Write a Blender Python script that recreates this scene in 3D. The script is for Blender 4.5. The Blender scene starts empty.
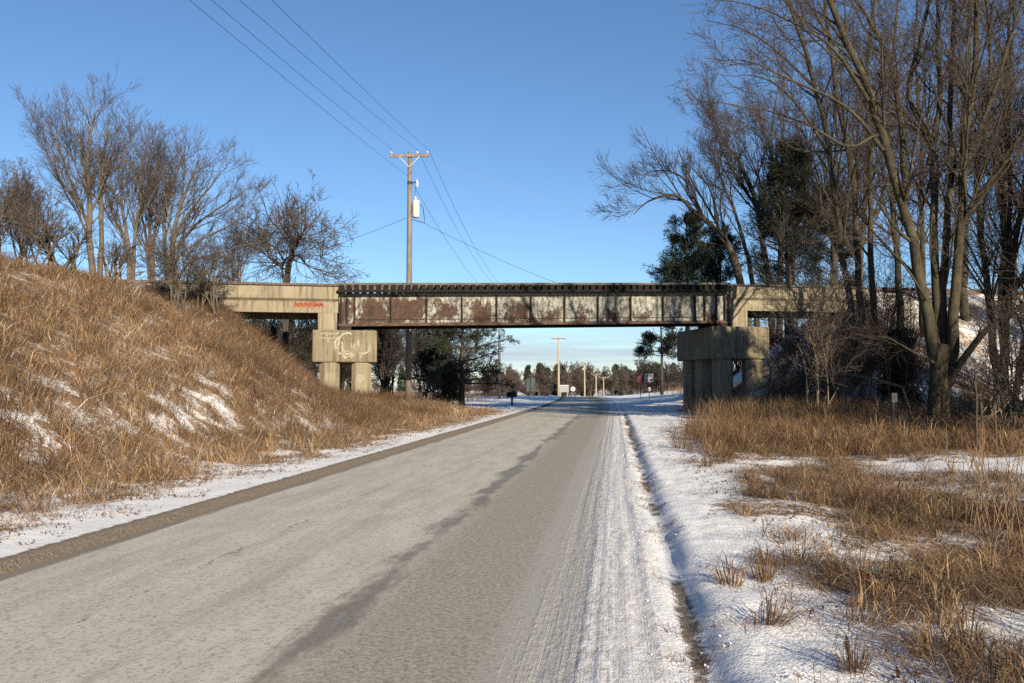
import bpy, math, random
import numpy as np
from mathutils import Vector, Matrix

# ------------------------------------------------------------------ camera, light, exposure
SC = bpy.context.scene
COL = SC.collection
R = math.radians
F = 830.0                       # focal length in pixels of a 1024 px wide frame
HOR = 385.0                     # image row of the horizon
PITCH = math.atan((HOR - 341.5) / F)
CAMZ = 1.6

cam_d = bpy.data.cameras.new('camera')
cam_d.sensor_width = 36.0
cam_d.lens = 36.0 * F / 1024.0
cam_d.clip_start = 0.05
cam_d.clip_end = 6000.0
cam = bpy.data.objects.new('camera', cam_d)
COL.objects.link(cam)
cam.location = (0, 0, CAMZ)
cam.rotation_euler = (R(90) + PITCH, 0, 0)
SC.camera = cam

SUN_AZ = R(157.0)               # clockwise from +Y: behind the camera, to the right
SUN_EL = R(19.0)
sun_d = bpy.data.lights.new('sun', 'SUN')
sun_d.energy = 5.0
sun_d.angle = R(0.53)
sun_d.color = (1.0, 0.87, 0.66)
sun = bpy.data.objects.new('sun', sun_d)
COL.objects.link(sun)
sdir = Vector((math.sin(SUN_AZ) * math.cos(SUN_EL), math.cos(SUN_AZ) * math.cos(SUN_EL), math.sin(SUN_EL)))
sun.rotation_euler = sdir.to_track_quat('Z', 'Y').to_euler()
sun.location = (20, -40, 40)

W = bpy.data.worlds.new('World')
SC.world = W
W.use_nodes = True
wn, wl = W.node_tree.nodes, W.node_tree.links
wn.clear()
wo = wn.new('ShaderNodeOutputWorld')
bg = wn.new('ShaderNodeBackground')
sky = wn.new('ShaderNodeTexSky')
sky.sky_type = 'NISHITA'
sky.sun_disc = False
sky.sun_elevation = SUN_EL
sky.sun_rotation = SUN_AZ
sky.altitude = 300
sky.air_density = 1.0
sky.dust_density = 0.05
sky.ozone_density = 5.0
bg.inputs['Strength'].default_value = 0.075
# thin streaks of cloud low over the horizon
wtc = wn.new('ShaderNodeTexCoord')
wsep = wn.new('ShaderNodeSeparateXYZ')
wl.new(wtc.outputs['Generated'], wsep.inputs[0])
wmap = wn.new('ShaderNodeMapping')
wmap.inputs['Scale'].default_value = (2.2, 2.2, 46.0)
wl.new(wtc.outputs['Generated'], wmap.inputs['Vector'])
wno = wn.new('ShaderNodeTexNoise')
wno.inputs['Scale'].default_value = 1.0
wno.inputs['Detail'].default_value = 5.0
wl.new(wmap.outputs[0], wno.inputs['Vector'])
wr = wn.new('ShaderNodeMapRange')
wr.inputs['From Min'].default_value = 0.42
wr.inputs['From Max'].default_value = 0.68
wl.new(wno.outputs[0], wr.inputs['Value'])
wb = wn.new('ShaderNodeMapRange')        # only below about 7 degrees
wb.inputs['From Min'].default_value = 0.13
wb.inputs['From Max'].default_value = 0.04
wl.new(wsep.outputs['Z'], wb.inputs['Value'])
wm = wn.new('ShaderNodeMath'); wm.operation = 'MULTIPLY'
wl.new(wr.outputs[0], wm.inputs[0]); wl.new(wb.outputs[0], wm.inputs[1])
wm2 = wn.new('ShaderNodeMath'); wm2.operation = 'MULTIPLY'; wm2.inputs[1].default_value = 0.8
wl.new(wm.outputs[0], wm2.inputs[0])
wmix = wn.new('ShaderNodeMix'); wmix.data_type = 'RGBA'
wl.new(wm2.outputs[0], wmix.inputs['Factor'])
wl.new(sky.outputs[0], wmix.inputs['A'])
wmix.inputs['B'].default_value = (3.0, 3.2, 4.2, 1)
wl.new(wmix.outputs['Result'], bg.inputs['Color'])
wl.new(bg.outputs[0], wo.inputs[0])

SC.render.engine = 'CYCLES'
SC.view_settings.view_transform = 'Standard'
SC.view_settings.look = 'None'
SC.view_settings.exposure = 0.95
SC.view_settings.gamma = 1.0
SC.cycles.use_denoising = False
SC.cycles.max_bounces = 5
SC.cycles.transparent_max_bounces = 4

RNG = np.random.default_rng(20240117)


def px(x, y, Y):
    """the point at depth Y seen at picture position x, y"""
    cp, sp = math.cos(PITCH), math.sin(PITCH)
    dx, du = x - 512.0, 341.5 - y
    d = np.array((dx, cp * F - sp * du, sp * F + cp * du))
    k = Y / d[1]
    return np.array((d[0] * k, Y, CAMZ + d[2] * k))


# ------------------------------------------------------------------ noise and terrain
def _hash(ix, iy, seed):
    h = (ix.astype(np.int64) * 374761393 + iy.astype(np.int64) * 668265263 + seed * 974634777) & 0xFFFFFFFF
    h = ((h ^ (h >> 13)) * 1274126177) & 0xFFFFFFFF
    h = h ^ (h >> 16)
    return (h & 0xFFFFFF) / float(0xFFFFFF)


def vnoise(x, y, seed=0):
    x = np.asarray(x, float); y = np.asarray(y, float)
    ix, iy = np.floor(x), np.floor(y)
    fx, fy = x - ix, y - iy
    fx = fx * fx * (3 - 2 * fx); fy = fy * fy * (3 - 2 * fy)
    a = _hash(ix, iy, seed); b = _hash(ix + 1, iy, seed)
    c = _hash(ix, iy + 1, seed); d = _hash(ix + 1, iy + 1, seed)
    return (a * (1 - fx) + b * fx) * (1 - fy) + (c * (1 - fx) + d * fx) * fy


def fbm(x, y, seed=0, octv=4):
    s = 0; a = 0.5; tot = 0
    for k in range(octv):
        s = s + a * vnoise(np.asarray(x) * 2 ** k, np.asarray(y) * 2 ** k, seed + k * 17)
        tot += a; a *= 0.5
    return s / tot


def sstep(a, b, x):
    t = np.clip((x - a) / (b - a), 0, 1)
    return t * t * (3 - 2 * t)


def smax(a, b, k):
    h = np.clip(0.5 + 0.5 * (a - b) / k, 0, 1)
    return b * (1 - h) + a * h + k * h * (1 - h)


AL = math.atan(103.0 / F)                       # the road points 7 degrees to the right
U = np.array((math.sin(AL), math.cos(AL)))
V = np.array((math.cos(AL), -math.sin(AL)))
T0 = 2.07                                       # the camera stands 2.07 m right of the road's centre


def curve(s):
    q = np.clip(s - 50.0, 0, 90.0)
    return -1.7 * (q / 60.0) ** 2 - np.maximum(0, s - 140.0) * 0.085


def st(x, y):
    s = x * U[0] + y * U[1]
    t = x * V[0] + y * V[1] + T0 - curve(s)
    return s, t


def xy(s, t):
    w = t + curve(s) - T0
    return s * U[0] + w * V[0], s * U[1] + w * V[1]


TH = R(9.7)                                     # the bridge is skewed to the picture plane
A2 = np.array((math.cos(TH), math.sin(TH)))
N2 = np.array((-math.sin(TH), math.cos(TH)))
P0 = np.array((-9.01, 43.0))
SLOPE = 0.021


def an(x, y):
    qx, qy = x - P0[0], y - P0[1]
    return qx * A2[0] + qy * A2[1], qx * N2[0] + qy * N2[1]


def bxy(a, n):
    return P0[0] + a * A2[0] + n * N2[0], P0[1] + a * A2[1] + n * N2[1]


def road_z(s):
    return -0.022 * (sstep(105, 150, s) * np.maximum(0, s - 105)) * (1 - 0.6 * sstep(200, 420, s)) * sstep(2000, 300, s)


def ground_h(x, y):
    x = np.asarray(x, float); y = np.asarray(y, float)
    s, t = st(x, y)
    a, n = an(x, y)
    rz = road_z(s)
    # base land: shoulder, right-hand ditch, gentle rise either side
    left = np.maximum(0, -5.2 - t)
    right = np.maximum(0, t - 4.2)
    base = np.minimum(left * 0.14, 0.75) * sstep(60, 46, s)
    base = base + 0.20 * sstep(6, 20, left) * sstep(52, 62, s)
    base = base - 0.42 * np.exp(-((t - 6.2) / 1.3) ** 2) * sstep(22, 12, s)
    base = base + np.minimum(right * 0.02, 0.2) * sstep(10, 24, s)
    base = base + np.minimum(np.maximum(0, t - 3.6) * 0.11, 1.5) * sstep(50, 62, s) * sstep(170, 100, s)
    # railway fill, cut open where the road passes
    zt = 6.35 + SLOPE * np.clip(a, -6, 28)
    d = np.abs(n - 2.4)
    fill = zt - np.maximum(0, d - 3.2) * (0.50 + 0.0 * a)
    spill = np.where(a < 10, 5.55 - 0.82 * (a + 6.1), 0.3 + 0.74 * (a - 21.2 - 0.30 * np.clip(n - 1.5, 0, 12)))
    fill = np.minimum(fill, spill)
    h = smax(base, fill, 0.5)
    # hill on the left, its toe drawing back towards the bridge
    toe = -5.1 - 9.0 * sstep(25, 42, s)
    rise = np.maximum(0, toe - t)
    plate = 5.15 + 0.03 * (s - 20)
    hill = 0.51 * rise * sstep(0, 3.0, rise)
    hill = plate - smax(plate - hill, np.zeros_like(hill), 0.9)
    hill = hill * sstep(54, 46, s) * sstep(-60, -20, s)
    h = smax(h, hill, 0.35)
    # unevenness away from the road
    off = sstep(2.9, 5.0, np.abs(t))
    h = h + off * (0.22 * (fbm(x * 0.35, y * 0.35, 3, 3) - 0.5) + 0.10 * (fbm(x * 1.6, y * 1.6, 9, 3) - 0.5))
    # snow shoulder on the right: soft lumps, and the rut along the pavement's edge
    near = sstep(60, 40, s)
    sh = sstep(2.56, 2.8, t) * sstep(5.5, 4.2, t)
    h = h + near * sh * (0.035 + 0.050 * (fbm(x * 3.4, y * 3.4, 21, 4) - 0.5) + 0.030 * (fbm(x * 11, y * 11, 22, 3) - 0.5))
    wob = 0.09 * (fbm(s * 0.55, s * 0 + 3.3, 5, 3) - 0.5)
    rut = np.exp(-((t - 2.54 + wob) / 0.11) ** 2)
    h = h - near * rut * (0.062 + 0.03 * (fbm(s * 0.8, s * 0 + 8.1, 6, 2) - 0.5))
    h = h + near * (0.006 + 0.045 * (fbm(x * 5.0, y * 5.0, 23, 4) - 0.5)) * np.exp(-((t - 2.36 + 0.16 * (fbm(s * 0.45, s * 0 + 12.7, 24, 3) - 0.5) + 0.07 * (fbm(s * 2.6, s * 0 + 5.1, 25, 3) - 0.5)) / 0.12) ** 2)
    h = h - near * (0.042 + 0.05 * (fbm(s * 1.1, t * 2.2, 26, 3) - 0.5)) * np.exp(-((t - 2.32) / 0.22) ** 2)
    # the pavement sits on the land, its right edge ragged under the snow
    inside = sstep(2.30, 2.14, t) * sstep(-3.12, -3.0, t)
    h = h * (1 - inside) - 0.12 * inside
    far = sstep(500, 1400, s) + sstep(300, 900, np.abs(t))
    return h + rz - 0.0 * far


# ------------------------------------------------------------------ helpers
def mesh_from(name, verts, faces_flat, loop_starts, loop_totals, mat=None, smooth=False, attrs=None):
    me = bpy.data.meshes.new(name)
    nv = len(verts)
    me.vertices.add(nv)
    me.vertices.foreach_set('co', np.ascontiguousarray(verts, np.float32).ravel())
    me.loops.add(len(faces_flat))
    me.loops.foreach_set('vertex_index', np.ascontiguousarray(faces_flat, np.int32))
    me.polygons.add(len(loop_starts))
    me.polygons.foreach_set('loop_start', np.ascontiguousarray(loop_starts, np.int32))
    try:
        me.polygons.foreach_set('loop_total', np.ascontiguousarray(loop_totals, np.int32))
    except Exception:
        pass
    if smooth:
        me.polygons.foreach_set('use_smooth', np.ones(len(loop_starts), bool))
    for k, v in (attrs or {}).items():
        v = np.asarray(v, np.float32)
        if v.ndim == 2:
            at = me.attributes.new(k, 'FLOAT_COLOR', 'POINT')
            c4 = np.ones((nv, 4), np.float32); c4[:, :v.shape[1]] = v
            at.data.foreach_set('color', c4.ravel())
        else:
            at = me.attributes.new(k, 'FLOAT', 'POINT')
            at.data.foreach_set('value', v)
    me.update(calc_edges=True)
    me.validate()
    if mat: me.materials.append(mat)
    return me


def quads(name, verts, q, mat=None, smooth=False, attrs=None):
    q = np.asarray(q)
    k = q.shape[1]
    n = len(q)
    return mesh_from(name, verts, q.ravel(), np.arange(n) * k, np.full(n, k), mat, smooth, attrs)


def link(name, me, parent=None, loc=(0, 0, 0), rz=0.0):
    o = bpy.data.objects.new(name, me)
    COL.objects.link(o)
    o.location = loc
    o.rotation_euler = (0, 0, rz)
    if parent: o.parent = parent
    return o


def tag(o, label=None, cat=None, group=None, kind=None):
    if label: o['label'] = label
    if cat: o['category'] = cat
    if group: o['group'] = group
    if kind: o['kind'] = kind
    return o


def thing(name, label, cat, loc=(0, 0, 0), rz=0.0, group=None):
    o = bpy.data.objects.new(name, None)
    o.empty_display_size = 0.3
    COL.objects.link(o)
    o.location = [float(c) for c in loc]
    o.rotation_euler = (0, 0, rz)
    return tag(o, label, cat, group)


def copy_tree(o, parent=None):
    c = o.copy()
    COL.objects.link(c)
    if parent is not None: c.parent = parent
    for ch in list(o.children):
        copy_tree(ch, c)
    return c


class MB:
    """collects convex pieces into one mesh"""
    def __init__(self):
        self.v = []; self.f = []

    def box(self, x0, x1, y0, y1, z0, z1, sl=0.0):
        b = len(self.v)
        for z in (z0, z1):
            for (x, y) in ((x0, y0), (x1, y0), (x1, y1), (x0, y1)):
                self.v.append((x, y, z + sl * x))
        for q in ((0, 3, 2, 1), (4, 5, 6, 7), (0, 1, 5, 4), (1, 2, 6, 5), (2, 3, 7, 6), (3, 0, 4, 7)):
            self.f.append([b + i for i in q])
        return self

    def prism(self, prof, x0, x1, sl=0.0):
        """(y, z) profile extruded along x"""
        b = len(self.v); n = len(prof)
        for x in (x0, x1):
            for (y, z) in prof: self.v.append((x, y, z + sl * x))
        for i in range(n):
            j = (i + 1) % n
            self.f.append([b + i, b + j, b + n + j, b + n + i])
        self.f.append([b + i for i in range(n)][::-1])
        self.f.append([b + n + i for i in range(n)])
        return self

    def tube(self, pts, rads, k=8, cap=True):
        b = len(self.v)
        pts = [Vector(p) for p in pts]
        if not hasattr(rads, '__len__'): rads = [rads] * len(pts)
        for i, p in enumerate(pts):
            d = (pts[min(i + 1, len(pts) - 1)] - pts[max(i - 1, 0)]).normalized()
            ref = Vector((1, 0, 0)) if abs(d.x) < 0.8 else Vector((0, 1, 0))
            e1 = d.cross(ref).normalized(); e2 = d.cross(e1)
            for j in range(k):
                w = 2 * math.pi * j / k
                self.v.append(tuple(p + rads[i] * (math.cos(w) * e1 + math.sin(w) * e2)))
        for i in range(len(pts) - 1):
            for j in range(k):
                j2 = (j + 1) % k
                self.f.append([b + i * k + j, b + i * k + j2, b + (i + 1) * k + j2, b + (i + 1) * k + j])
        if cap:
            self.f.append([b + j for j in range(k)][::-1])
            m = b + (len(pts) - 1) * k
            self.f.append([m + j for j in range(k)])
        return self

    def build(self, name, mat, parent=None, smooth=False, bevel=0.0, loc=(0, 0, 0), rz=0.0):
        me = bpy.data.meshes.new(name)
        me.from_pydata(self.v, [], self.f)
        me.update()
        if mat: me.materials.append(mat)
        if smooth:
            for p in me.polygons: p.use_smooth = True
        o = link(name, me, parent, loc, rz)
        if bevel:
            m = o.modifiers.new('bevel', 'BEVEL'); m.width = bevel; m.segments = 2; m.limit_method = 'ANGLE'
        return o


# ------------------------------------------------------------------ materials
class NT:
    def __init__(self, name):
        self.m = bpy.data.materials.new(name)
        self.m.use_nodes = True
        self.n = self.m.node_tree.nodes; self.l = self.m.node_tree.links
        self.n.clear()
        self.out = self.n.new('ShaderNodeOutputMaterial')
        self.p = self.n.new('ShaderNodeBsdfPrincipled')
        self.l.new(self.p.outputs[0], self.out.inputs[0])
        self.p.inputs['Specular IOR Level'].default_value = 0.25

    def _in(self, sock, v):
        if isinstance(v, bpy.types.NodeSocket): self.l.new(v, sock)
        elif v is not None: sock.default_value = v

    def coord(self, which='Object', scale=None):
        tc = self.n.new('ShaderNodeTexCoord')
        o = tc.outputs[which]
        if scale:
            mp = self.n.new('ShaderNodeMapping'); mp.inputs['Scale'].default_value = scale
            self.l.new(o, mp.inputs['Vector']); o = mp.outputs[0]
        return o

    def attr(self, name, out='Fac'):
        a = self.n.new('ShaderNodeAttribute'); a.attribute_name = name
        return a.outputs[out]

    def noise(self, vec, scale, detail=4, rough=0.55):
        n = self.n.new('ShaderNodeTexNoise')
        n.inputs['Scale'].default_value = scale; n.inputs['Detail'].default_value = detail
        n.inputs['Roughness'].default_value = rough
        if vec is not None: self.l.new(vec, n.inputs['Vector'])
        return n.outputs[0]

    def voro(self, vec, scale, feature='F1', out='Distance'):
        n = self.n.new('ShaderNodeTexVoronoi'); n.feature = feature
        n.inputs['Scale'].default_value = scale
        self.l.new(vec, n.inputs['Vector'])
        return n.outputs[out]

    def math(self, op, a, b=None, c=None):
        n = self.n.new('ShaderNodeMath'); n.operation = op
        self._in(n.inputs[0], a)
        if b is not None: self._in(n.inputs[1], b)
        if c is not None: self._in(n.inputs[2], c)
        return n.outputs[0]

    def rng(self, v, a, b, lo=0.0, hi=1.0, smooth=True):
        n = self.n.new('ShaderNodeMapRange')
        n.interpolation_type = 'SMOOTHSTEP' if smooth else 'LINEAR'
        self._in(n.inputs['Value'], v)
        n.inputs['From Min'].default_value = a; n.inputs['From Max'].default_value = b
        n.inputs['To Min'].default_value = lo; n.inputs['To Max'].default_value = hi
        return n.outputs[0]

    def mix(self, fac, a, b):
        n = self.n.new('ShaderNodeMix'); n.data_type = 'RGBA'
        self._in(n.inputs['Factor'], fac)
        for s, v in (('A', a), ('B', b)):
            if isinstance(v, tuple) and len(v) == 3: v = (*v, 1)
            self._in(n.inputs[s], v)
        return n.outputs['Result']

    def ramp(self, v, stops):
        n = self.n.new('ShaderNodeValToRGB')
        e = n.color_ramp.elements
        while len(e) < len(stops): e.new(0.5)
        for k, (p, c) in enumerate(stops):
            e[k].position = p; e[k].color = (*c, 1)
        self.l.new(v, n.inputs[0])
        return n.outputs[0]

    def bump(self, h, strength=0.5, dist=0.02):
        b = self.n.new('ShaderNodeBump')
        b.inputs['Strength'].default_value = strength; b.inputs['Distance'].default_value = dist
        self.l.new(h, b.inputs['Height'])
        self.l.new(b.outputs[0], self.p.inputs['Normal'])

    def done(self, col=None, rough=0.9, spec=None):
        if isinstance(col, tuple): col = (*col, 1) if len(col) == 3 else col
        self._in(self.p.inputs['Base Color'], col)
        self._in(self.p.inputs['Roughness'], rough)
        if spec is not None: self.p.inputs['Specular IOR Level'].default_value = spec
        return self.m


def simple_mat(name, c1, c2, scale=6.0, rough=0.85, bump=0.3, bdist=0.01, stretch=None, spec=0.25):
    m = NT(name)
    co = m.coord('Object', stretch)
    n = m.noise(co, scale, 5, 0.6)
    c = m.mix(m.rng(n, 0.35, 0.65), c1, c2)
    m.bump(m.noise(co, scale * 3, 4), bump, bdist)
    return m.done(c, rough, spec)


# ground: snow, litter showing through, dirt at the road's edge and on the railway
m = NT('snowy_ground')
co = m.coord('Object')
cover = m.attr('cover'); dirt = m.attr('dirt'); cinder = m.attr('cinder')
n1 = m.noise(co, 1.3, 5, 0.65); n2 = m.noise(co, 9.0, 5, 0.7); n3 = m.noise(co, 45.0, 3, 0.6)
mixn = m.math('ADD', m.math('MULTIPLY', n1, 0.22), m.math('ADD', m.math('MULTIPLY', n2, 0.48), m.math('MULTIPLY', n3, 0.30)))
lit = m.rng(m.math('ADD', mixn, m.math('SUBTRACT', cover, 0.5)), 0.45, 0.56)
litter_c = m.ramp(n2, [(0.25, (0.085, 0.055, 0.034)), (0.5, (0.17, 0.105, 0.06)), (0.72, (0.29, 0.19, 0.11))])
snow_c = m.mix(m.rng(n1, 0.3, 0.7), (0.66, 0.655, 0.65), (0.76, 0.755, 0.75))
c = m.mix(lit, snow_c, litter_c)
dm = m.rng(m.math('ADD', dirt, m.math('MULTIPLY', m.math('SUBTRACT', n2, 0.5), 0.7)), 0.42, 0.62)
dirt_c = m.ramp(n3, [(0.3, (0.10, 0.080, 0.060)), (0.6, (0.19, 0.155, 0.12)), (0.8, (0.30, 0.26, 0.21))])
c = m.mix(dm, c, dirt_c)
ck = m.rng(m.math('ADD', cinder, m.math('MULTIPLY', m.math('SUBTRACT', n2, 0.5), 0.8)), 0.42, 0.6)
c = m.mix(ck, c, m.ramp(n3, [(0.3, (0.04, 0.038, 0.036)), (0.7, (0.13, 0.12, 0.11))]))
hh = m.math('ADD', m.math('MULTIPLY', n2, 0.6), m.math('MULTIPLY', n3, 0.4))
m.bump(hh, 0.6, 0.05)
MAT_GROUND = m.done(c, 0.85, 0.2)

# road: UV carries (t, s) in metres
m = NT('salted_asphalt')
uv = m.coord('UV')
sep = m.n.new('ShaderNodeSeparateXYZ'); m.l.new(uv, sep.inputs[0])
t_, s_ = sep.outputs[0], sep.outputs[1]
uvs = m.n.new('ShaderNodeMapping'); uvs.inputs['Scale'].default_value = (1, 0.09, 1); m.l.new(uv, uvs.inputs[0])
uvt = m.n.new('ShaderNodeMapping'); uvt.inputs['Scale'].default_value = (1, 0.025, 1); m.l.new(uv, uvt.inputs[0])
uvm = m.n.new('ShaderNodeMapping'); uvm.inputs['Scale'].default_value = (1, 0.35, 1); m.l.new(uv, uvm.inputs[0])
grain = m.noise(uv, 95, 3, 0.7)
grit = m.noise(uv, 28, 4, 0.7)
mid = m.noise(uvm.outputs[0], 2.2, 5, 0.65)
strk = m.noise(uvs.outputs[0], 6.0, 4, 0.6)
trk = m.noise(uvt.outputs[0], 30.0, 3, 0.6)
base = m.mix(m.rng(mid, 0.3, 0.7), (0.455, 0.425, 0.36), (0.55, 0.515, 0.445))
base = m.mix(m.rng(strk, 0.42, 0.75, 0, 0.4), base, (0.31, 0.275, 0.23))
# the right-hand lane is barer and coarser
rl = m.rng(m.math('ADD', t_, m.math('MULTIPLY', mid, 0.5)), 0.2, 0.85, 0, 0.92)
base = m.mix(rl, base, m.mix(m.rng(grit, 0.36, 0.62), (0.205, 0.185, 0.148), (0.35, 0.32, 0.265)))
# aggregate
agg = m.voro(uv, 44.0, 'F1', 'Color')
base = m.mix(m.rng(agg, 0.50, 0.95, 0, 0.5), base, (0.13, 0.115, 0.09))
base = m.mix(m.rng(agg, 0.25, 0.0, 0, 0.30), base, (0.56, 0.52, 0.45))
wp = m.math('ABSOLUTE', m.math('SUBTRACT', m.math('ABSOLUTE', m.math('ADD', t_, 1.55)), 0.78))
base = m.mix(m.math('MULTIPLY', m.rng(wp, 0.34, 0.05, 0, 0.26), m.rng(strk, 0.3, 0.6)), base, (0.26, 0.228, 0.175))
base = m.mix(m.rng(grain, 0.50, 0.66, 0, 0.45), base, (0.12, 0.105, 0.083))
base = m.mix(m.rng(grain, 0.46, 0.30, 0, 0.28), base, (0.55, 0.53, 0.50))
# damp patch down the middle, broken up, and its ragged outliers
wd = m.math('ABSOLUTE', m.math('SUBTRACT', m.math('ADD', t_, m.math('MULTIPLY', m.math('SUBTRACT', m.noise(uvs.outputs[0], 3.0, 3), 0.5), 0.45)), 0.22))
pat = m.noise(uvm.outputs[0], 1.5, 6, 0.65)
wid = m.rng(pat, 0.32, 0.66, -0.08, 0.30, False)
wet = m.rng(m.math('ADD', m.math('SUBTRACT', wid, wd), m.math('MULTIPLY', m.math('SUBTRACT', grit, 0.5), 0.16)), -0.05, 0.13)
base = m.mix(m.math('MULTIPLY', wet, 0.80), base, m.mix(m.rng(grit, 0.4, 0.65), (0.135, 0.115, 0.088), (0.20, 0.172, 0.135)))
ice = m.rng(m.math('SUBTRACT', m.rng(pat, 0.58, 0.70, 0, 0.16, False), wd), -0.01, 0.05)
base = m.mix(m.math('MULTIPLY', ice, 0.6), base, (0.22, 0.22, 0.24))
# fine crack in the left lane
ckn = m.math('ADD', m.math('MULTIPLY', m.noise(uv, 2.2, 5, 0.7), 0.45), -1.72)
ckd = m.math('ABSOLUTE', m.math('SUBTRACT', t_, ckn))
base = m.mix(m.math('MULTIPLY', m.rng(ckd, 0.011, 0.003, 0, 0.75), m.rng(m.noise(uv, 1.1, 2), 0.47, 0.53)), base, (0.075, 0.065, 0.055))
# dirt at the left edge
ed = m.rng(m.math('ADD', t_, m.math('MULTIPLY', m.math('SUBTRACT', m.noise(uvs.outputs[0], 9, 4), 0.5), 0.30)), -2.84, -2.94)
base = m.mix(m.math('MULTIPLY', ed, 0.85), base, m.mix(grit, (0.10, 0.08, 0.055), (0.22, 0.18, 0.135)))
# packed snow along the right edge, marked by tyres
uvl_ = m.n.new('ShaderNodeMapping'); uvl_.inputs['Scale'].default_value = (1, 0.0045, 1); m.l.new(uv, uvl_.inputs[0])
lines = m.noise(uvl_.outputs[0], 6.0, 5, 0.68)
lump = m.noise(uvm.outputs[0], 17.0, 5, 0.75)
te = m.math('ADD', t_, m.math('ADD', m.math('MULTIPLY', m.math('SUBTRACT', lines, 0.5), 0.9), m.math('MULTIPLY', m.math('SUBTRACT', trk, 0.5), 0.12)))
sn = m.rng(m.math('ADD', te, m.math('MULTIPLY', m.math('SUBTRACT', lump, 0.5), 0.55)), 1.50, 2.05)
dust = m.rng(m.math('ADD', te, m.math('MULTIPLY', m.math('SUBTRACT', mid, 0.5), 0.3)), 1.15, 1.6, 0, 0.62)
base = m.mix(dust, base, m.mix(grit, (0.27, 0.255, 0.24), (0.46, 0.445, 0.43)))
spk = m.rng(m.math('ADD', m.math('MULTIPLY', grain, 0.5), m.math('MULTIPLY', lump, 0.5)), 0.38, 0.58)
snc = m.mix(spk, (0.38, 0.355, 0.33), (0.74, 0.73, 0.72))
base = m.mix(m.math('MULTIPLY', sn, m.rng(lines, 0.34, 0.5, 0.62, 1.0)), base, snc)
trk = m.math('ADD', lump, m.math('MULTIPLY', lines, 1.4))
hb = m.math('ADD', m.math('MULTIPLY', grain, 0.35), m.math('MULTIPLY', m.math('MULTIPLY', m.math('ADD', trk, m.math('MULTIPLY', grit, 0.8)), sn), 2.2))
m.bump(hb, 0.5, 0.016)
rg = m.rng(wet, 0, 1, 0.85, 0.55)
MAT_ROAD = m.done(base, rg, 0.3)


def concrete(name, base, dark, pale):
    m = NT(name)
    co = m.coord('Object')
    n1 = m.noise(co, 0.9, 5, 0.6); n2 = m.noise(co, 7, 6, 0.7); n3 = m.noise(co, 40, 3)
    drip = m.noise(m.coord('Object', (3.0, 3.0, 0.25)), 2.0, 5, 0.65)
    c = m.mix(m.rng(n1, 0.35, 0.7), base, pale)
    c = m.mix(m.rng(drip, 0.46, 0.66, 0, 0.8), c, dark)
    c = m.mix(m.rng(n2, 0.56, 0.72, 0, 0.55), c, dark)
    c = m.mix(m.rng(n2, 0.42, 0.30, 0, 0.4), c, pale)
    c = m.mix(m.rng(m.voro(co, 3.2), 0.07, 0.03, 0, 0.6), c, dark)
    # form-board lines
    sp = m.n.new('ShaderNodeSeparateXYZ'); m.l.new(co, sp.inputs[0])
    fr = m.math('FRACT', m.math('MULTIPLY', sp.outputs[2], 3.6))
    c = m.mix(m.rng(fr, 0.06, 0.0, 0, 0.35), c, dark)
    m.bump(m.math('ADD', n2, m.math('MULTIPLY', n3, 0.4)), 0.4, 0.03)
    return m.done(c, 0.92, 0.2)


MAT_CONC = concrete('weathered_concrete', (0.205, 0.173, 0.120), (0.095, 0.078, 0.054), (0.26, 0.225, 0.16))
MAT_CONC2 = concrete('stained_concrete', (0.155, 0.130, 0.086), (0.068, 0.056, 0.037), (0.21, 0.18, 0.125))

# girder: pale old paint peeling to rust; X runs along the span, panels every 1.88 m
m = NT('peeling_paint_steel')
co = m.coord('Object')
sp = m.n.new('ShaderNodeSeparateXYZ'); m.l.new(co, sp.inputs[0])
fx = m.math('FRACT', m.math('DIVIDE', m.math('SUBTRACT', sp.outputs[0], 0.82), 1.88))
cx = m.math('ABSOLUTE', m.math('SUBTRACT', fx, 0.52))
cz = m.math('ABSOLUTE', m.math('SUBTRACT', sp.outputs[2], 0.75))
mid_ = m.math('SUBTRACT', 1.0, m.math('MAXIMUM', m.math('MULTIPLY', cx, 2.2), m.math('MULTIPLY', cz, 1.5)))
big = m.noise(co, 1.15, 6, 0.68)
fine = m.noise(co, 11, 6, 0.7)
drip = m.noise(m.coord('Object', (3, 3, 1.1)), 2.6, 5, 0.65)
along = m.rng(sp.outputs[0], 2.0, 19.0, 0.11, -0.085, False)
low = m.rng(sp.outputs[2], 0.36, 0.30, 0, 0.12)
rv = m.math('ADD', m.math('ADD', m.math('MULTIPLY', big, 0.78), m.math('MULTIPLY', fine, 0.30)), m.math('ADD', m.math('MULTIPLY', mid_, 0.20), m.math('ADD', along, m.math('MULTIPLY', m.math('SUBTRACT', drip, 0.5), 0.3))))
rust = m.rng(rv, 0.55, 0.68)
rc = m.ramp(m.math('ADD', m.math('MULTIPLY', drip, 0.5), m.math('MULTIPLY', m.noise(co, 3.5, 6, 0.7), 0.5)), [(0.3, (0.018, 0.012, 0.009)), (0.48, (0.043, 0.024, 0.017)), (0.66, (0.088, 0.046, 0.029))])
pc = m.mix(m.rng(drip, 0.36, 0.62), (0.31, 0.315, 0.285), (0.13, 0.128, 0.108))
pc = m.mix(m.rng(fine, 0.56, 0.66, 0, 0.75), pc, (0.09, 0.06, 0.04))
c = m.mix(rust, pc, rc)
c = m.mix(m.rng(m.noise(m.coord('Object', (1.2, 1.2, 0.8)), 1.7, 6, 0.75), 0.56, 0.64, 0, 0.85), c, (0.022, 0.016, 0.013))
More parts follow.
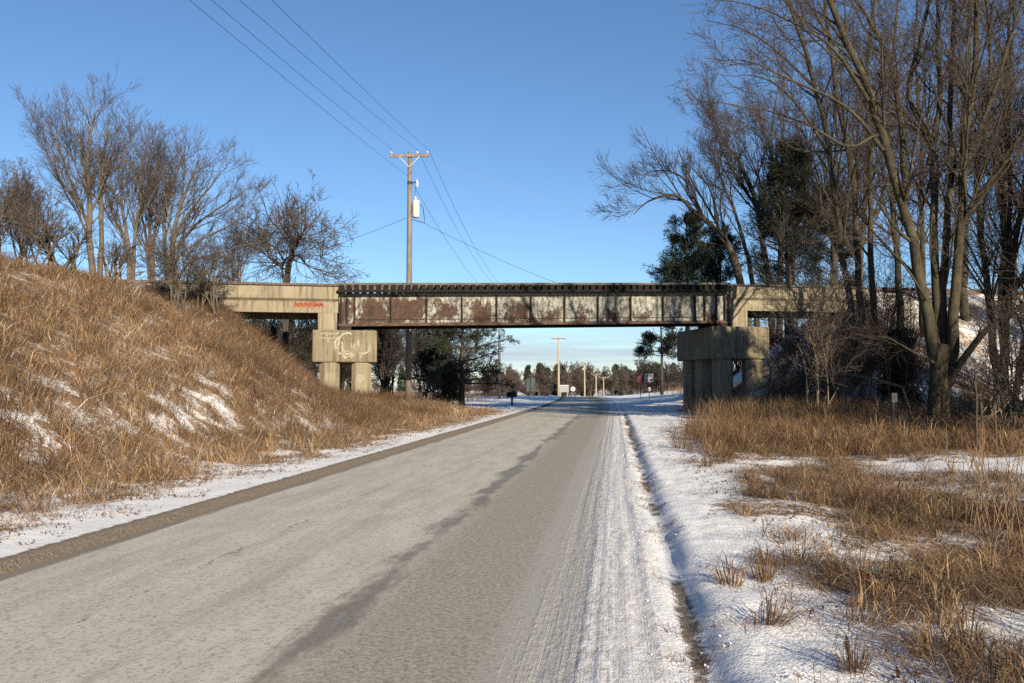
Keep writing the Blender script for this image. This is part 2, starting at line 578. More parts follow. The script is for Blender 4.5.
# rivet rows beside the stiffeners and along the flange angles
rvz = m.math('ABSOLUTE', m.math('SUBTRACT', m.math('FRACT', m.math('MULTIPLY', sp.outputs[2], 8.0)), 0.5))
rvx = m.math('ABSOLUTE', m.math('SUBTRACT', m.math('FRACT', m.math('MULTIPLY', sp.outputs[0], 8.0)), 0.5))
m.bump(m.math('ADD', m.math('MULTIPLY', rust, -0.4), fine), 0.5, 0.02)
MAT_PAINT = m.done(c, 0.8, 0.3)

MAT_STEELD = simple_mat('dark_rusty_steel', (0.014, 0.010, 0.008), (0.035, 0.020, 0.014), 5, 0.85)
MAT_FLANGE = simple_mat('rusty_flange_steel', (0.045, 0.028, 0.021), (0.10, 0.062, 0.046), 4, 0.85)
MAT_TIE = simple_mat('creosoted_timber', (0.006, 0.005, 0.005), (0.014, 0.012, 0.010), 8, 0.9)
MAT_GUARD = simple_mat('weathered_timber', (0.055, 0.052, 0.045), (0.14, 0.13, 0.11), 3, 0.9, stretch=(0.4, 4, 4))
MAT_RAIL = simple_mat('rail_steel', (0.06, 0.04, 0.03), (0.12, 0.085, 0.06), 6, 0.6)
MAT_POLE = simple_mat('grey_pole_wood', (0.11, 0.095, 0.078), (0.21, 0.185, 0.155), 3, 0.9, stretch=(8, 8, 0.5))
MAT_POLE2 = simple_mat('pale_pole_wood', (0.26, 0.22, 0.165), (0.36, 0.31, 0.24), 3, 0.9, stretch=(8, 8, 0.5))
MAT_ARM = simple_mat('crossarm_wood', (0.13, 0.10, 0.075), (0.24, 0.19, 0.14), 5, 0.9)
MAT_GREYM = simple_mat('grey_metal', (0.40, 0.40, 0.38), (0.52, 0.52, 0.50), 4, 0.5, 0.05)
MAT_DARKM = simple_mat('dark_metal', (0.02, 0.02, 0.022), (0.05, 0.048, 0.045), 6, 0.6, 0.1)
MAT_PORC = simple_mat('insulator_porcelain', (0.45, 0.42, 0.40), (0.6, 0.58, 0.56), 3, 0.3, 0.0)
MAT_WIRE = simple_mat('wire', (0.03, 0.032, 0.036), (0.05, 0.052, 0.056), 3, 0.6, 0.0)
MAT_WIREP = simple_mat('pale_wire', (0.22, 0.22, 0.24), (0.30, 0.30, 0.32), 3, 0.6, 0.0)
MAT_WHITE = simple_mat('sign_white', (0.36, 0.36, 0.36), (0.44, 0.44, 0.44), 6, 0.5, 0.0)
MAT_SIGNG = simple_mat('sign_back_grey', (0.17, 0.175, 0.19), (0.21, 0.215, 0.235), 4, 0.5, 0.0)
MAT_RED = simple_mat('sign_red', (0.07, 0.012, 0.015), (0.11, 0.02, 0.022), 4, 0.6, 0.0)
MAT_GREEN = simple_mat('board_green', (0.03, 0.05, 0.052), (0.05, 0.075, 0.075), 4, 0.6, 0.0)
MAT_BLACK = simple_mat('black_paint', (0.012, 0.012, 0.014), (0.022, 0.022, 0.025), 4, 0.5, 0.0)
MAT_SPRAYW = simple_mat('white_spray_paint', (0.17, 0.145, 0.10), (0.40, 0.38, 0.31), 22, 0.8, 0.0)
MAT_SPRAYR = simple_mat('red_spray_paint', (0.22, 0.13, 0.08), (0.36, 0.07, 0.03), 20, 0.8, 0.0)


def bark(name, c1, c2, c3):
    m = NT(name)
    co = m.coord('Object', (1, 1, 0.22))
    n = m.noise(co, 14, 5, 0.7); n2 = m.noise(m.coord('Object'), 1.2, 4)
    c = m.ramp(n, [(0.3, c1), (0.52, c2), (0.75, c3)])
    c = m.mix(m.rng(n2, 0.45, 0.7, 0, 0.5), c, c3)
    m.bump(n, 0.9, 0.03)
    return m.done(c, 0.95, 0.15)


MAT_BARK = bark('furrowed_bark', (0.018, 0.016, 0.011), (0.048, 0.041, 0.027), (0.095, 0.082, 0.055))
MAT_BARKG = bark('grey_bark', (0.05, 0.040, 0.031), (0.10, 0.08, 0.06), (0.16, 0.13, 0.10))
MAT_BARKD = bark('dark_bark', (0.018, 0.015, 0.012), (0.05, 0.042, 0.035), (0.09, 0.075, 0.06))
MAT_TWIG = simple_mat('twig_brown', (0.040, 0.030, 0.024), (0.075, 0.055, 0.043), 3, 0.9, 0.0)
MAT_TWIGR = simple_mat('twig_reddish', (0.062, 0.050, 0.044), (0.105, 0.085, 0.073), 3, 0.9, 0.0)
MAT_TWIGD = simple_mat('twig_dark', (0.028, 0.023, 0.02), (0.055, 0.045, 0.038), 3, 0.9, 0.0)
MAT_TWIGP = simple_mat('twig_pale', (0.11, 0.085, 0.066), (0.19, 0.15, 0.118), 3, 0.9, 0.0)

m = NT('dry_grass')
ac = m.attr('tint', 'Color')
tr = m.n.new('ShaderNodeBsdfTranslucent'); m.l.new(ac, tr.inputs[0])
mxs = m.n.new('ShaderNodeMixShader'); mxs.inputs[0].default_value = 0.22
MAT_GRASS = m.done(ac, 0.85, 0.15)
m.l.new(m.p.outputs[0], mxs.inputs[1]); m.l.new(tr.outputs[0], mxs.inputs[2]); m.l.new(mxs.outputs[0], m.out.inputs[0])

MAT_CRUMB = simple_mat('crusted_snow', (0.60, 0.59, 0.58), (0.74, 0.735, 0.73), 20, 0.9, 0.3)
m = NT('conifer_needles')
ac = m.attr('tint', 'Color')
MAT_NEEDLE = m.done(ac, 0.7, 0.2)

# ------------------------------------------------------------------ ground and road


def spaced(brk):
    out = [brk[0][0]]
    for (a, da), (b, db) in zip(brk[:-1], brk[1:]):
        x = out[-1]
        while True:
            f = (x - a) / (b - a)
            x = x + da + (db - da) * max(0, min(1, f))
            if x >= b - 0.3 * db: break
            out.append(x)
        out.append(b)
    return np.array(out)


sg = spaced([(-60, 3), (-6, 0.6), (2, 0.09), (9, 0.10), (20, 0.22), (40, 0.4), (60, 0.5), (120, 2.5), (400, 20), (3000, 200)])
tg = spaced([(-1800, 150), (-200, 12), (-40, 1.0), (-20, 0.3), (-7, 0.22), (-3.6, 0.12), (-2.9, 0.1), (2.0, 0.35), (2.12, 0.04), (3.6, 0.055), (7.5, 0.10), (14, 0.25), (50, 0.8), (200, 12), (1800, 150)])
S2, T2 = np.meshgrid(sg, tg, indexing='ij')
gx, gy = xy(S2, T2)
gz = ground_h(gx, gy)
A_, N_ = an(gx, gy)


def cover_at(x, y):
    """how much dead growth shows through the snow, 0..1"""
    s, t = st(x, y)
    a, n = an(x, y)
    lz = 0.28 * (fbm(x * 0.25, y * 0.25, 31, 3) - 0.5)
    toe = -4.3 - 1.0 * sstep(10, 30, s)
    lft = 0.30 + 0.11 * sstep(-3.5, -4.1, t) + 0.132 * sstep(0.0, 1.8, toe - t + 2.2 * lz) + 0.20 * lz + 0.40 * (fbm(x * 3.4, y * 3.4, 33, 4) - 0.5)
    start = 3.05 + 0.085 * np.clip(s - 4, 0, 18)
    rgt = 0.20 + 0.36 * sstep(-0.2, 1.5, t - start + 5.0 * (fbm(x * 0.7, y * 0.7, 41, 3) - 0.5)) + 0.45 * (fbm(x * 0.45, y * 0.45, 47, 3) - 0.5) * sstep(3.0, 5.0, t)
    c = np.where(t < 0, lft, rgt)
    bank = sstep(1.2, 2.2, ground_h(x, y)) * (t > 0)
    c = c * (1 - bank) + bank * (0.485 + 0.25 * (fbm(x * 0.8, y * 0.8, 49, 3) - 0.5))
    beyond = sstep(50, 56, s)
    c = c * (1 - beyond) + beyond * (0.12 + 0.35 * sstep(9, 22, np.abs(t + 1)) + 0.5 * (fbm(x * 0.12, y * 0.12, 77, 3) - 0.5))
    # open snow on the flat beyond the ditch
    hole = np.exp(-(((x - 8.6) / 2.6) ** 2 + ((y - 15.0) / 2.2) ** 2))
    return c - 0.45 * hole


cov = cover_at(gx, gy)
drt = 0.95 * sstep(-3.52, -3.08, T2) * (T2 < 0) + 0.64 * np.exp(-((T2 - 2.54 + 0.09 * (fbm(S2 * 0.55, S2 * 0 + 3.3, 5, 3) - 0.5)) / 0.13) ** 2) * sstep(0.34, 0.60, 0.5 * fbm(S2 * 0.5, S2 * 0, 5, 3) + 0.5 * fbm(S2 * 2.6, T2 * 7, 7, 3)) * (S2 < 60)
cnd = sstep(3.4, 2.2, np.abs(N_ - 2.4)) * (np.abs(gz - 6.3) < 1.5) * 0.9
ns, nt = gx.shape
idx = np.arange(ns * nt).reshape(ns, nt)
q = np.stack([idx[:-1, :-1], idx[:-1, 1:], idx[1:, 1:], idx[1:, :-1]], -1).reshape(-1, 4)
me = quads('ground', np.stack([gx, gy, gz], -1).reshape(-1, 3), q[:, ::-1][:, [3, 0, 1, 2]], MAT_GROUND, True,
           {'cover': cov.ravel(), 'dirt': drt.ravel(), 'cinder': cnd.ravel()})
tag(link('ground', me), kind='structure', label='snow dusted ground with dead grass rising to the railway banks', cat='ground')


def pave_z(s, t):
    z = 0.035 * (1 - (t / 3.0) ** 2) + road_z(s)
    near = sstep(60, 30, s)
    lump = fbm(t * 16 + s * 0.3, s * 1.2, 61, 3) - 0.5
    sn = sstep(1.75, 2.1, t)
    z = z + near * sn * (0.022 + 0.028 * lump)
    w1 = 0.13 * (fbm(s * 0.35, s * 0 + 1.7, 63, 3) - 0.5)
    brk = 0.25 + 1.1 * fbm(s * 1.3, t * 2.0, 64, 3)
    z = z - near * brk * 0.011 * np.exp(-((t - 2.22 + w1) / 0.045) ** 2)
    z = z + near * 0.006 * np.exp(-((t - 2.30 + w1) / 0.06) ** 2)
    for tt in (1.66, 1.80, 1.92, 2.06):
        z = z - near * brk * 0.009 * np.exp(-((t - tt + 0.7 * w1) / 0.04) ** 2)
    return z - 0.02 * sstep(2.32, 2.44, t) + 0.012


sr = spaced([(-40, 2), (0, 0.5), (2, 0.10), (12, 0.16), (40, 0.5), (110, 1.0), (600, 8)])
tr_ = spaced([(-3.05, 0.15), (1.5, 0.15), (1.6, 0.035), (2.44, 0.035)])
S3, T3 = np.meshgrid(sr, tr_, indexing='ij')
rx, ry = xy(S3, T3)
rzv = pave_z(S3, T3)
# side skirts
vv = np.stack([rx, ry, rzv], -1)
n0, n1_ = S3.shape
idx = np.arange(n0 * n1_).reshape(n0, n1_)
q = np.stack([idx[:-1, :-1], idx[:-1, 1:], idx[1:, 1:], idx[1:, :-1]], -1).reshape(-1, 4)
me = quads('road', vv.reshape(-1, 3), q, MAT_ROAD, True)
uvl = me.uv_layers.new(name='UVMap')
li = np.empty(len(me.loops), np.int32); me.loops.foreach_get('vertex_index', li)
uvv = np.stack([T3.ravel(), S3.ravel()], -1)[li]
uvl.data.foreach_set('uv', uvv.astype(np.float32).ravel())
tag(link('road', me), kind='structure', label='salt bleached asphalt road with damp centre streak and packed snow edge', cat='road')


def gh(x, y):
    return float(ground_h(np.array([x]), np.array([y]))[0])


# ------------------------------------------------------------------ the railway bridge
BR = TH


def bthing(name, label, cat, a, n, z, group=None):
    x, y = bxy(a, n)
    return thing(name, label, cat, (x, y, z), BR, group)


SPAN = 21.6
z0 = 4.68
g = bthing('girder_span', 'riveted steel plate girder span, rusty with peeling pale paint, crossing the road', 'bridge', 0, 0, z0)
for nn, mt in ((0.30, MAT_PAINT), (2.75, MAT_STEELD)):
    b = MB().box(0.02, SPAN, nn, nn + 0.02, 0.03, 1.66, SLOPE)
    gir = b.build('girder_web', mt, g)
    b = MB()
    b.box(0.0, SPAN + 0.02, nn - 0.20, nn + 0.22, -0.03, 0.03, SLOPE)
    b.box(0.0, SPAN + 0.02, nn - 0.03, nn + 0.05, 0.031, 0.14, SLOPE)
    b.build('bottom_flange', MAT_FLANGE if mt == MAT_PAINT else MAT_STEELD, gir)
    b = MB()
    b.box(0.0, SPAN + 0.02, nn - 0.18, nn + 0.20, 1.62, 1.70, SLOPE)
    b.box(0.0, SPAN + 0.02, nn - 0.025, nn + 0.045, 1.50, 1.619, SLOPE)
    b.build('top_flange', MAT_PAINT if mt == MAT_PAINT else MAT_STEELD, gir)
    if mt == MAT_PAINT:
        b = MB().box(0.85, SPAN - 0.7, nn - 0.016, nn - 0.002, 0.30, 0.34, SLOPE)
        b.build('web_seam', MAT_STEELD, gir)
        stf = [0.12, 0.42, 0.82] + [0.82 + 1.88 * k for k in range(1, 11)] + [20.2, 20.9, 21.4]
        for a in stf:
            b = MB().box(a - 0.035, a + 0.035, nn - 0.15, nn - 0.001, 0.142, 1.498, SLOPE)
            b.build('stiffener', MAT_STEELD, gir)
        # rivet heads
        b = MB()
        rv = []
        for a in stf:
            for k in range(11):
                for da in (-0.09, 0.09): rv.append((a + da, 0.2 + k * 0.125))
        for k in range(int(SPAN / 0.16)):
            rv.append((0.1 + k * 0.16, 0.10)); rv.append((0.1 + k * 0.16, 1.55))
        for (a, z) in rv:
            yy = nn - 0.031 if z > 1.5 or z < 0.14 else nn
            b.box(a - 0.018, a + 0.018, yy - 0.018, yy + 0.001, z - 0.018, z + 0.018, SLOPE)
        rr = b.build('rivets', MAT_PAINT, gir); rr['kind'] = 'stuff'
for a in np.arange(1.5, SPAN, 3.76):
    MB().box(a, a + 0.08, 0.34, 2.73, 0.25, 0.45, SLOPE).build('cross_frame', MAT_STEELD, g)
for (a, n) in ((0.35, 0.3), (0.35, 2.75), (SPAN - 0.4, 0.3), (SPAN - 0.4, 2.75)):
    MB().box(a - 0.3, a + 0.3, n - 0.2, n + 0.22, -0.26 , -0.031, SLOPE).build('bearing_shoe', MAT_STEELD, g)

# track on top
tk = bthing('railway_track', 'railway track on black timber ties along the top of the steel span', 'railway', 0, 0, z0 + 1.7)
for k in range(56):
    a = 0.12 + k * 0.385
    dz = RNG.uniform(-0.006, 0.006); dn = RNG.uniform(-0.06, 0.06)
    MB().box(a - 0.125, a + 0.125, -0.25 + dn, 3.25 + dn, 0.004 + dz, 0.40 + dz, SLOPE).build('tie', MAT_TIE, tk)
for n in (0.82, 2.25):
    b = MB()
    b.prism([(n - 0.07, 0.41), (n + 0.07, 0.41), (n + 0.02, 0.44), (n + 0.02, 0.52), (n + 0.036, 0.53), (n + 0.036, 0.575), (n - 0.036, 0.575), (n - 0.036, 0.53), (n - 0.02, 0.52), (n - 0.02, 0.44)], -0.2, SPAN + 0.2, SLOPE)
    b.prism([(n - 0.07, 0.41), (n + 0.07, 0.41), (n + 0.036, 0.53), (n + 0.036, 0.575), (n - 0.036, 0.575), (n - 0.036, 0.53)], -60, -0.21, 0.0)
    b.prism([(n - 0.07, 0.41 + 0.45), (n + 0.07, 0.41 + 0.45), (n + 0.036, 0.98), (n + 0.036, 1.025), (n - 0.036, 1.025), (n - 0.036, 0.98)], SPAN + 0.21, 90, 0.0)
    b.build('rail', MAT_RAIL, tk)
MB().box(-0.1, SPAN, -0.30, -0.19, 0.006, 0.13, SLOPE).build('tie_spacer', MAT_TIE, tk)
a = -0.1
while a < SPAN:
    L = min(5.4, SPAN - a)
    MB().box(a, a + L - 0.015, -0.16, 0.06, 0.408, 0.52, SLOPE).build('guard_timber', MAT_GUARD, tk)
    a += 5.4


def strokes(lines, w, y=0.0):
    """ribbons on a face: lines of (x, z) points"""
    b = MB()
    for ln in lines:
        for (p, q_) in zip(ln[:-1], ln[1:]):
            dx, dz = q_[0] - p[0], q_[1] - p[1]
            L = math.hypot(dx, dz) or 1e-6
            nx, nz = -dz / L * w / 2, dx / L * w / 2
            i = len(b.v)
            b.v += [(p[0] - nx, y, p[1] - nz), (q_[0] - nx, y, q_[1] - nz), (q_[0] + nx, y, q_[1] + nz), (p[0] + nx, y, p[1] + nz)]
            b.f.append([i, i + 1, i + 2, i + 3])
    return b


def arc(cx, cz, r, a0, a1, k=8, sx=1.0):
    return [(cx + sx * r * math.cos(R(a0 + (a1 - a0) * i / k)), cz + r * math.sin(R(a0 + (a1 - a0) * i / k))) for i in range(k + 1)]


# concrete approach spans: stepped fascia beam, soffit, end block, pedestal on the pier
def approach(label, a0, a1, n0, zb, zt, end, ped):
    t = bthing('concrete_approach_span', label, 'concrete span', a0, n0, zb)
    L = a1 - a0
    H = zt - zb
    prof = [(0.16, 0.0), (0.16, H * 0.44), (0.0, H * 0.54), (0.0, H), (0.45, H), (0.45, 0.0)]
    MB().prism(prof, 0, L, 0).build('fascia_beam', MAT_CONC, t, bevel=0.02)
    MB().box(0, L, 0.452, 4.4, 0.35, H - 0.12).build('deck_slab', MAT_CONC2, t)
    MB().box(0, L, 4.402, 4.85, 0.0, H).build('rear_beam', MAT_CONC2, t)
    p0, p1 = ped
    MB().box(p0 - a0, p1 - a0, 0.10, 4.6, 4.44 - zb + (0.42 if a0 > 5 else 0), -0.004).build('pedestal', MAT_CONC, t, bevel=0.02)
    MB().box(0.02, L - 0.02, 0.06, 0.40, H + 0.002, H + 0.06).build('kerb_cap', MAT_TIE, t)
    return t


tl = approach('tan concrete approach span with red graffiti, buried in the grassy bank', -9.5, -0.03, -0.12, 5.33, 6.68, 1, (-1.05, -0.08))
zz = 0.30
ln = []
rg = random.Random(4)
for k in range(6):
    x = 7.25 + k * 0.25
    ln.append([(x, zz + 0.02), (x + 0.05, zz + 0.24 + 0.05 * rg.random()), (x + 0.16, zz + 0.06), (x + 0.22, zz + 0.22)])
    ln.append([(x + 0.02, zz + 0.13), (x + 0.2, zz + 0.13 + 0.05 * rg.random())])
ln.append([(7.2, zz + 0.02), (8.85, zz + 0.06)])
strokes(ln, 0.10, 0.155).build('graffiti', MAT_SPRAYR, tl)
tr2 = approach('tan concrete approach span on the shaded right side, behind bare brush', SPAN + 0.02, SPAN + 8.5, -0.12, 5.80, 7.15, -1, (SPAN + 0.12, SPAN + 1.05))
for l in ([(2.9, .95), (3.1, 1.2), (3.3, .95), (3.5, 1.2)], arc(3.9, 1.07, .13, 0, 350), [(4.2, .95), (4.3, 1.2), (4.55, 1.0), (4.7, 1.2)], arc(5.0, 1.07, .13, 40, 320)):
    strokes([l], 0.05, -0.006).build('graffiti', MAT_SPRAYW, tr2)


def pier(label, a0, a1, n0, n1, zc0, zc1, cols, zbase):
    t = bthing('bridge_pier', label, 'bridge pier', a0, n0, zbase, 'concrete piers of the railway bridge')
    L, D = a1 - a0, n1 - n0
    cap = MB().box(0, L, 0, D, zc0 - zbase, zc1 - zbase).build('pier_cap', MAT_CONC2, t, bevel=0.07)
    for (ca, cn, w) in cols:
        b = MB(); h = w / 2; k = h * 0.42
        oc = [(-h + k, -h), (h - k, -h), (h, -h + k), (h, h - k), (h - k, h), (-h + k, h), (-h, h - k), (-h, -h + k)]
        i = len(b.v)
        for z in (-1.2, zc0 - zbase - 0.003):
            for (x, y) in oc: b.v.append((ca - a0 + x, cn - n0 + y, z))
        for j in range(8): b.f.append([i + j, i + (j + 1) % 8, i + 8 + (j + 1) % 8, i + 8 + j])
        b.f.append([i + j for j in range(8)][::-1]); b.f.append([i + 8 + j for j in range(8)])
        b.build('column', MAT_CONC, t)
    return t, cap


pl, capl = pier('left concrete pier with white scrawled graffiti beside the grassy bank', -1.28, 1.98, -0.55, 4.9, 2.76, 4.42,
                [(-0.42, 0.05, 1.02), (1.20, 0.05, 1.0), (-0.42, 3.9, 1.0), (1.20, 3.9, 1.0)], 0.6)
u = lambda x, z: (x, 1.0 + 1.2 + z)
ln = [[(0.4, 3.62), (0.75, 3.66), (1.05, 3.60), (1.35, 3.66)], [(0.35, 3.42), (0.8, 3.38), (1.15, 3.40)], [(0.7, 3.66), (0.8, 3.2)],
      arc(1.75, 3.25, 0.42, 60, 190), [(1.15, 3.05), (1.2, 2.75), (1.35, 3.2)], [(1.3, 3.45), (1.1, 3.1), (1.35, 2.9)],
      [(1.5, 3.2), (1.52, 2.5), (1.7, 2.35)], arc(1.75, 2.60, 0.16, 0, 340), [(1.9, 3.15), (2.0, 2.9), (2.15, 3.15), (2.1, 2.8)], [(1.95, 2.65), (2.1, 2.5), (1.9, 2.4)],
      arc(2.55, 2.95, 0.34, 20, -120), [(2.3, 3.3), (2.32, 3.0)], [(1.3, 2.62), (1.9, 2.58), (2.05, 2.46)], [(2.5, 2.62), (2.42, 2.4)]]
for l in ln:
    strokes([l], rg.uniform(0.035, 0.10), -0.008).build('graffiti', MAT_SPRAYW, capl)
strokes([arc(2.42, 1.35, 0.17, 0, 350), [(2.30, 1.42), (2.54, 1.30)], [(2.35, 1.2), (2.50, 1.48)]], 0.05, 0.092).build('graffiti', MAT_SPRAYW, pl)
pr, capr = pier('right concrete pier in tree shade with bare columns showing down its side', 20.3, 23.7, -0.55, 4.9, 3.05, 4.86,
                [(21.15, 0.1, 1.0), (22.95, 0.1, 1.0), (21.0, 2.3, 0.95), (21.0, 4.2, 0.95), (22.9, 4.2, 0.95)], 0.4)

# ------------------------------------------------------------------ utility poles, wires


def utility_pole(label, X, Y, ztop, rb, mat, arm=2.4, azr=None, transformer=False, seed=0):
    zb = gh(X, Y)
    H = ztop - zb
    t = thing('utility_pole', label, 'utility pole', (X, Y, zb), azr if azr is not None else -AL, 'utility poles along the left of the road')
    k = 10
    MB().tube([(0, 0, -0.5), (0, 0, H * 0.3), (0, 0, H * 0.7), (0, 0, H)], [rb, rb * 0.92, rb * 0.78, rb * 0.66], k).build('pole', mat, t, True)
    za = H - 0.28
    MB().box(-arm / 2, arm / 2, -rb - 0.02, -rb + 0.10, za - 0.08, za + 0.08).build('crossarm', MAT_ARM, t)
    for sx in (-1, 1):
        MB().tube([(sx * arm * 0.26, -rb - 0.03, za - 0.06), (0.02 * sx, -rb - 0.03, za - 0.75)], 0.022, 5).build('brace', MAT_GREYM, t)
    for x in (-arm * 0.46, 0.22 * arm * 0.9, arm * 0.46):
        MB().tube([(x, -rb + .04, za + 0.08), (x, -rb + .04, za + 0.14), (x, -rb + .04, za + 0.15), (x, -rb + .04, za + 0.22), (x, -rb + .04, za + 0.27)], [0.02, 0.02, 0.075, 0.085, 0.04], 8).build('insulator', MAT_PORC, t, True)
    if transformer:
        zt = H - 3.65
        tf = MB().tube([(0.42, -0.08, zt - 0.58), (0.42, -0.08, zt - 0.50), (0.42, -0.08, zt + 0.42), (0.42, -0.08, zt + 0.52), (0.42, -0.08, zt + 0.56)], [0.20, 0.235, 0.235, 0.21, 0.08], 14).build('transformer', MAT_GREYM, t, True)
        MB().tube([(0.40, -0.10, zt + 0.56), (0.38, -0.10, zt + 0.72), (0.36, -0.1, zt + 0.8)], [0.05, 0.06, 0.02], 7).build('bushing', MAT_PORC, tf)
        MB().tube([(0.60, -0.1, zt + 0.3), (0.85, -0.1, zt + 0.1), (0.95, -0.1, zt - 0.5), (0.98, -0.1, zt - 0.95), (0.55, -0.1, zt - 0.8), (0.2, -0.05, zt - 0.7)], 0.022, 5).build('drop_lead', MAT_BLACK, tf)
        MB().box(0.12, 0.22, -0.12, -0.02, zt - 0.3, zt + 0.3).build('bracket', MAT_DARKM, t)
        zc = H - 2.0
        ct = MB().tube([(0.05, -0.1, zc), (0.42, -0.12, zc + 0.02)], 0.05, 6).build('cutout_arm', MAT_DARKM, t)
        MB().tube([(0.46, -0.12, zc + 0.18), (0.5, -0.14, zc), (0.5, -0.15, zc - 0.28)], [0.04, 0.075, 0.05], 7).build('cutout', MAT_GREYM, ct)
        MB().tube([(0.36, -0.1, zt + 0.78), (0.42, -0.13, zc - 0.2)], 0.014, 4).build('jumper', MAT_WIRE, ct)
        MB().tube([(0, 0, zc - 0.10), (0, 0, zc + 0.10)], rb * 0.78, 10).build('pole_band', MAT_DARKM, t)
    return t


P1 = px(410, 152, 52.0)
utility_pole('tall grey wooden pole with transformer rising behind the steel span', P1[0], P1[1], P1[2], 0.21, MAT_POLE, 2.5, -AL * 0.4, True)
far_poles = []
for (lab, X_, Y_, top, mt, rb) in (
        ('thin brown wooden pole seen through the dark pine branches', 499.5, 92, 292, MAT_POLE, 0.15),
        ('pale pole beside the white sign board, tallest of the distant poles', 558.5, 135, 337, MAT_POLE2, 0.20),
        ('distant pale pole with a crossarm, second right of the white sign board', 584.5, 205, 362, MAT_POLE2, 0.21),
        ('short distant pale pole, third right of the white sign board', 596.0, 215, 373.5, MAT_POLE2, 0.19),
        ('smallest distant pole, just above the crest of the road', 603.5, 230, 376.5, MAT_POLE2, 0.17)):
    p = px(X_, top, Y_)
    far_poles.append(p)
    utility_pole(lab, p[0], p[1], p[2], rb, mt, 2.4)


def wire(label, a, b, sag, r=0.012, mat=MAT_WIRE, k=24, group='overhead wires at the tall pole'):
    a = np.array(a, float); b = np.array(b, float)
    pts = []
    for i in range(k + 1):
        f = i / k
        p = a * (1 - f) + b * f
        p[2] -= sag * 4 * f * (1 - f)
        pts.append(tuple(p - a))
    o = MB().tube(pts, r, 5).build('overhead_wire', mat, None, True, loc=tuple(a))
    return tag(o, label, 'wire', group)


# near spans run back over the camera's left; far spans drop away past the bridge
ins = [px(393.5, 150.5, 51.8), px(418.3, 150.5, 51.8), px(429, 150.5, 51.8)]


def back(x0, y0, A, d=30.0):
    """point on the ray x0,y0 at depth d, carried on past the camera"""
    p = px(x0, y0, d)
    return p


wn_ = [('wire from the crossarm\'s left insulator towards the upper left', (215, 0), ins[0]),
       ('wire from the crossarm\'s middle insulator towards the upper left', (243, 0), ins[1]),
       ('wire from the crossarm\'s right insulator towards the upper left', (275, 0), ins[2]),
       ('lowest wire to the upper left, joining the pole under the crossarm', (193, 0), px(407.5, 176, 51.8))]
for lab, (x0, y0), A in wn_:
    B = px(x0, y0, 21.0)
    B = A + (B - A) * 1.35
    wire(lab, A, B, 0.10, 0.0075)
Pn = far_poles[0]
wire('wire dropping behind the span from the right insulator', ins[2], Pn + np.array((0.9, 0, 0)), 1.2)
wire('wire dropping behind the span from the middle insulator', ins[1], Pn + np.array((0.3, 0, 0)), 1.2)
wire('wire dropping behind the span from below the crossarm', px(413.5, 185, 51.9), Pn + np.array((0, 0, -1.2)), 1.0)
wire('service wire sloping down left from the pole to the bare trees', px(409, 217, 52), px(200, 286, 58), 0.3, 0.013)
wire('service wire sloping right from the transformer to behind the span', px(420, 221, 52), px(620, 305, 56), 0.35, 0.013)
wire('faint pale wire running right from the crossarm to the far trees', px(430, 162, 52), px(760, 254, 62), 0.35, 0.008, MAT_WIREP)
for k, (i, j) in enumerate(((1, 2), (2, 3))):
    for dx in (-0.9, 0.9):
        wire('faint wire between the distant pale poles', far_poles[i] + np.array((dx, 0, 0)), far_poles[j] + np.array((dx, 0, 0)), 0.6, 0.012, MAT_WIREP, 10, 'wires between the distant poles')

# ------------------------------------------------------------------ small roadside things
X, Y = px(512, 405, 62)[:2]
zb = gh(X, Y)
mb = thing('mailbox', 'dark mailbox on a post beside the snowy driveway', 'mailbox', (X, Y, zb), -0.3)
MB().box(-0.06, 0.06, -0.06, 0.06, -0.3, 0.62).build('post', MAT_DARKM, mb)
prof = [(-0.2, 0.62), (0.2, 0.62), (0.2, 0.86), (0.14, 0.97), (0, 1.02), (-0.14, 0.97), (-0.2, 0.86)]
bx = MB().prism(prof, -0.34, 0.34).build('box', MAT_BLACK, mb)
MB().box(-0.365, -0.342, -0.17, 0.17, 0.65, 0.90).build('door', MAT_DARKM, bx)

X, Y = px(649, 375, 78)[:2]
zb = gh(X, Y)
sg_ = thing('road_sign', 'small square white sign with dark markings on a thin post in the snowbank', 'road sign', (X, Y, zb), -AL, 'road signs beyond the bridge')
ztop = px(649, 374, 78)[2] - zb
MB().box(-0.03, 0.03, 0.0, 0.05, -0.3, ztop + 0.02).build('post', MAT_DARKM, sg_)
pn = MB().box(-0.42, 0.42, -0.03, -0.004, ztop - 0.76, ztop + 0.02).build('panel', MAT_WHITE, sg_)
for (cx_, cz_) in ((-0.17, -0.19), (0.19, -0.19), (-0.17, -0.55), (0.19, -0.55)):
    strokes([arc(cx_, ztop + cz_, 0.105, 0, 330)], 0.075, -0.036).build('marking', MAT_BLACK, pn)
MB().box(-0.12, 0.16, -0.03, -0.004, ztop - 1.62, ztop - 1.25).build('small_plate', MAT_WHITE, sg_)
X, Y = px(640.5, 379, 84)[:2]
zb = gh(X, Y)
rs = thing('road_sign', 'dull red round sign partly behind the square white sign', 'road sign', (X, Y, zb), -AL, 'road signs beyond the bridge')
zc = px(640.5, 379, 84)[2] - zb
MB().box(-0.03, 0.03, 0.03, 0.08, -0.3, zc).build('post', MAT_DARKM, rs)
MB().tube([(0, 0.0, zc), (0, 0.02, zc)], 0.40, 8).build('panel', MAT_RED, rs)

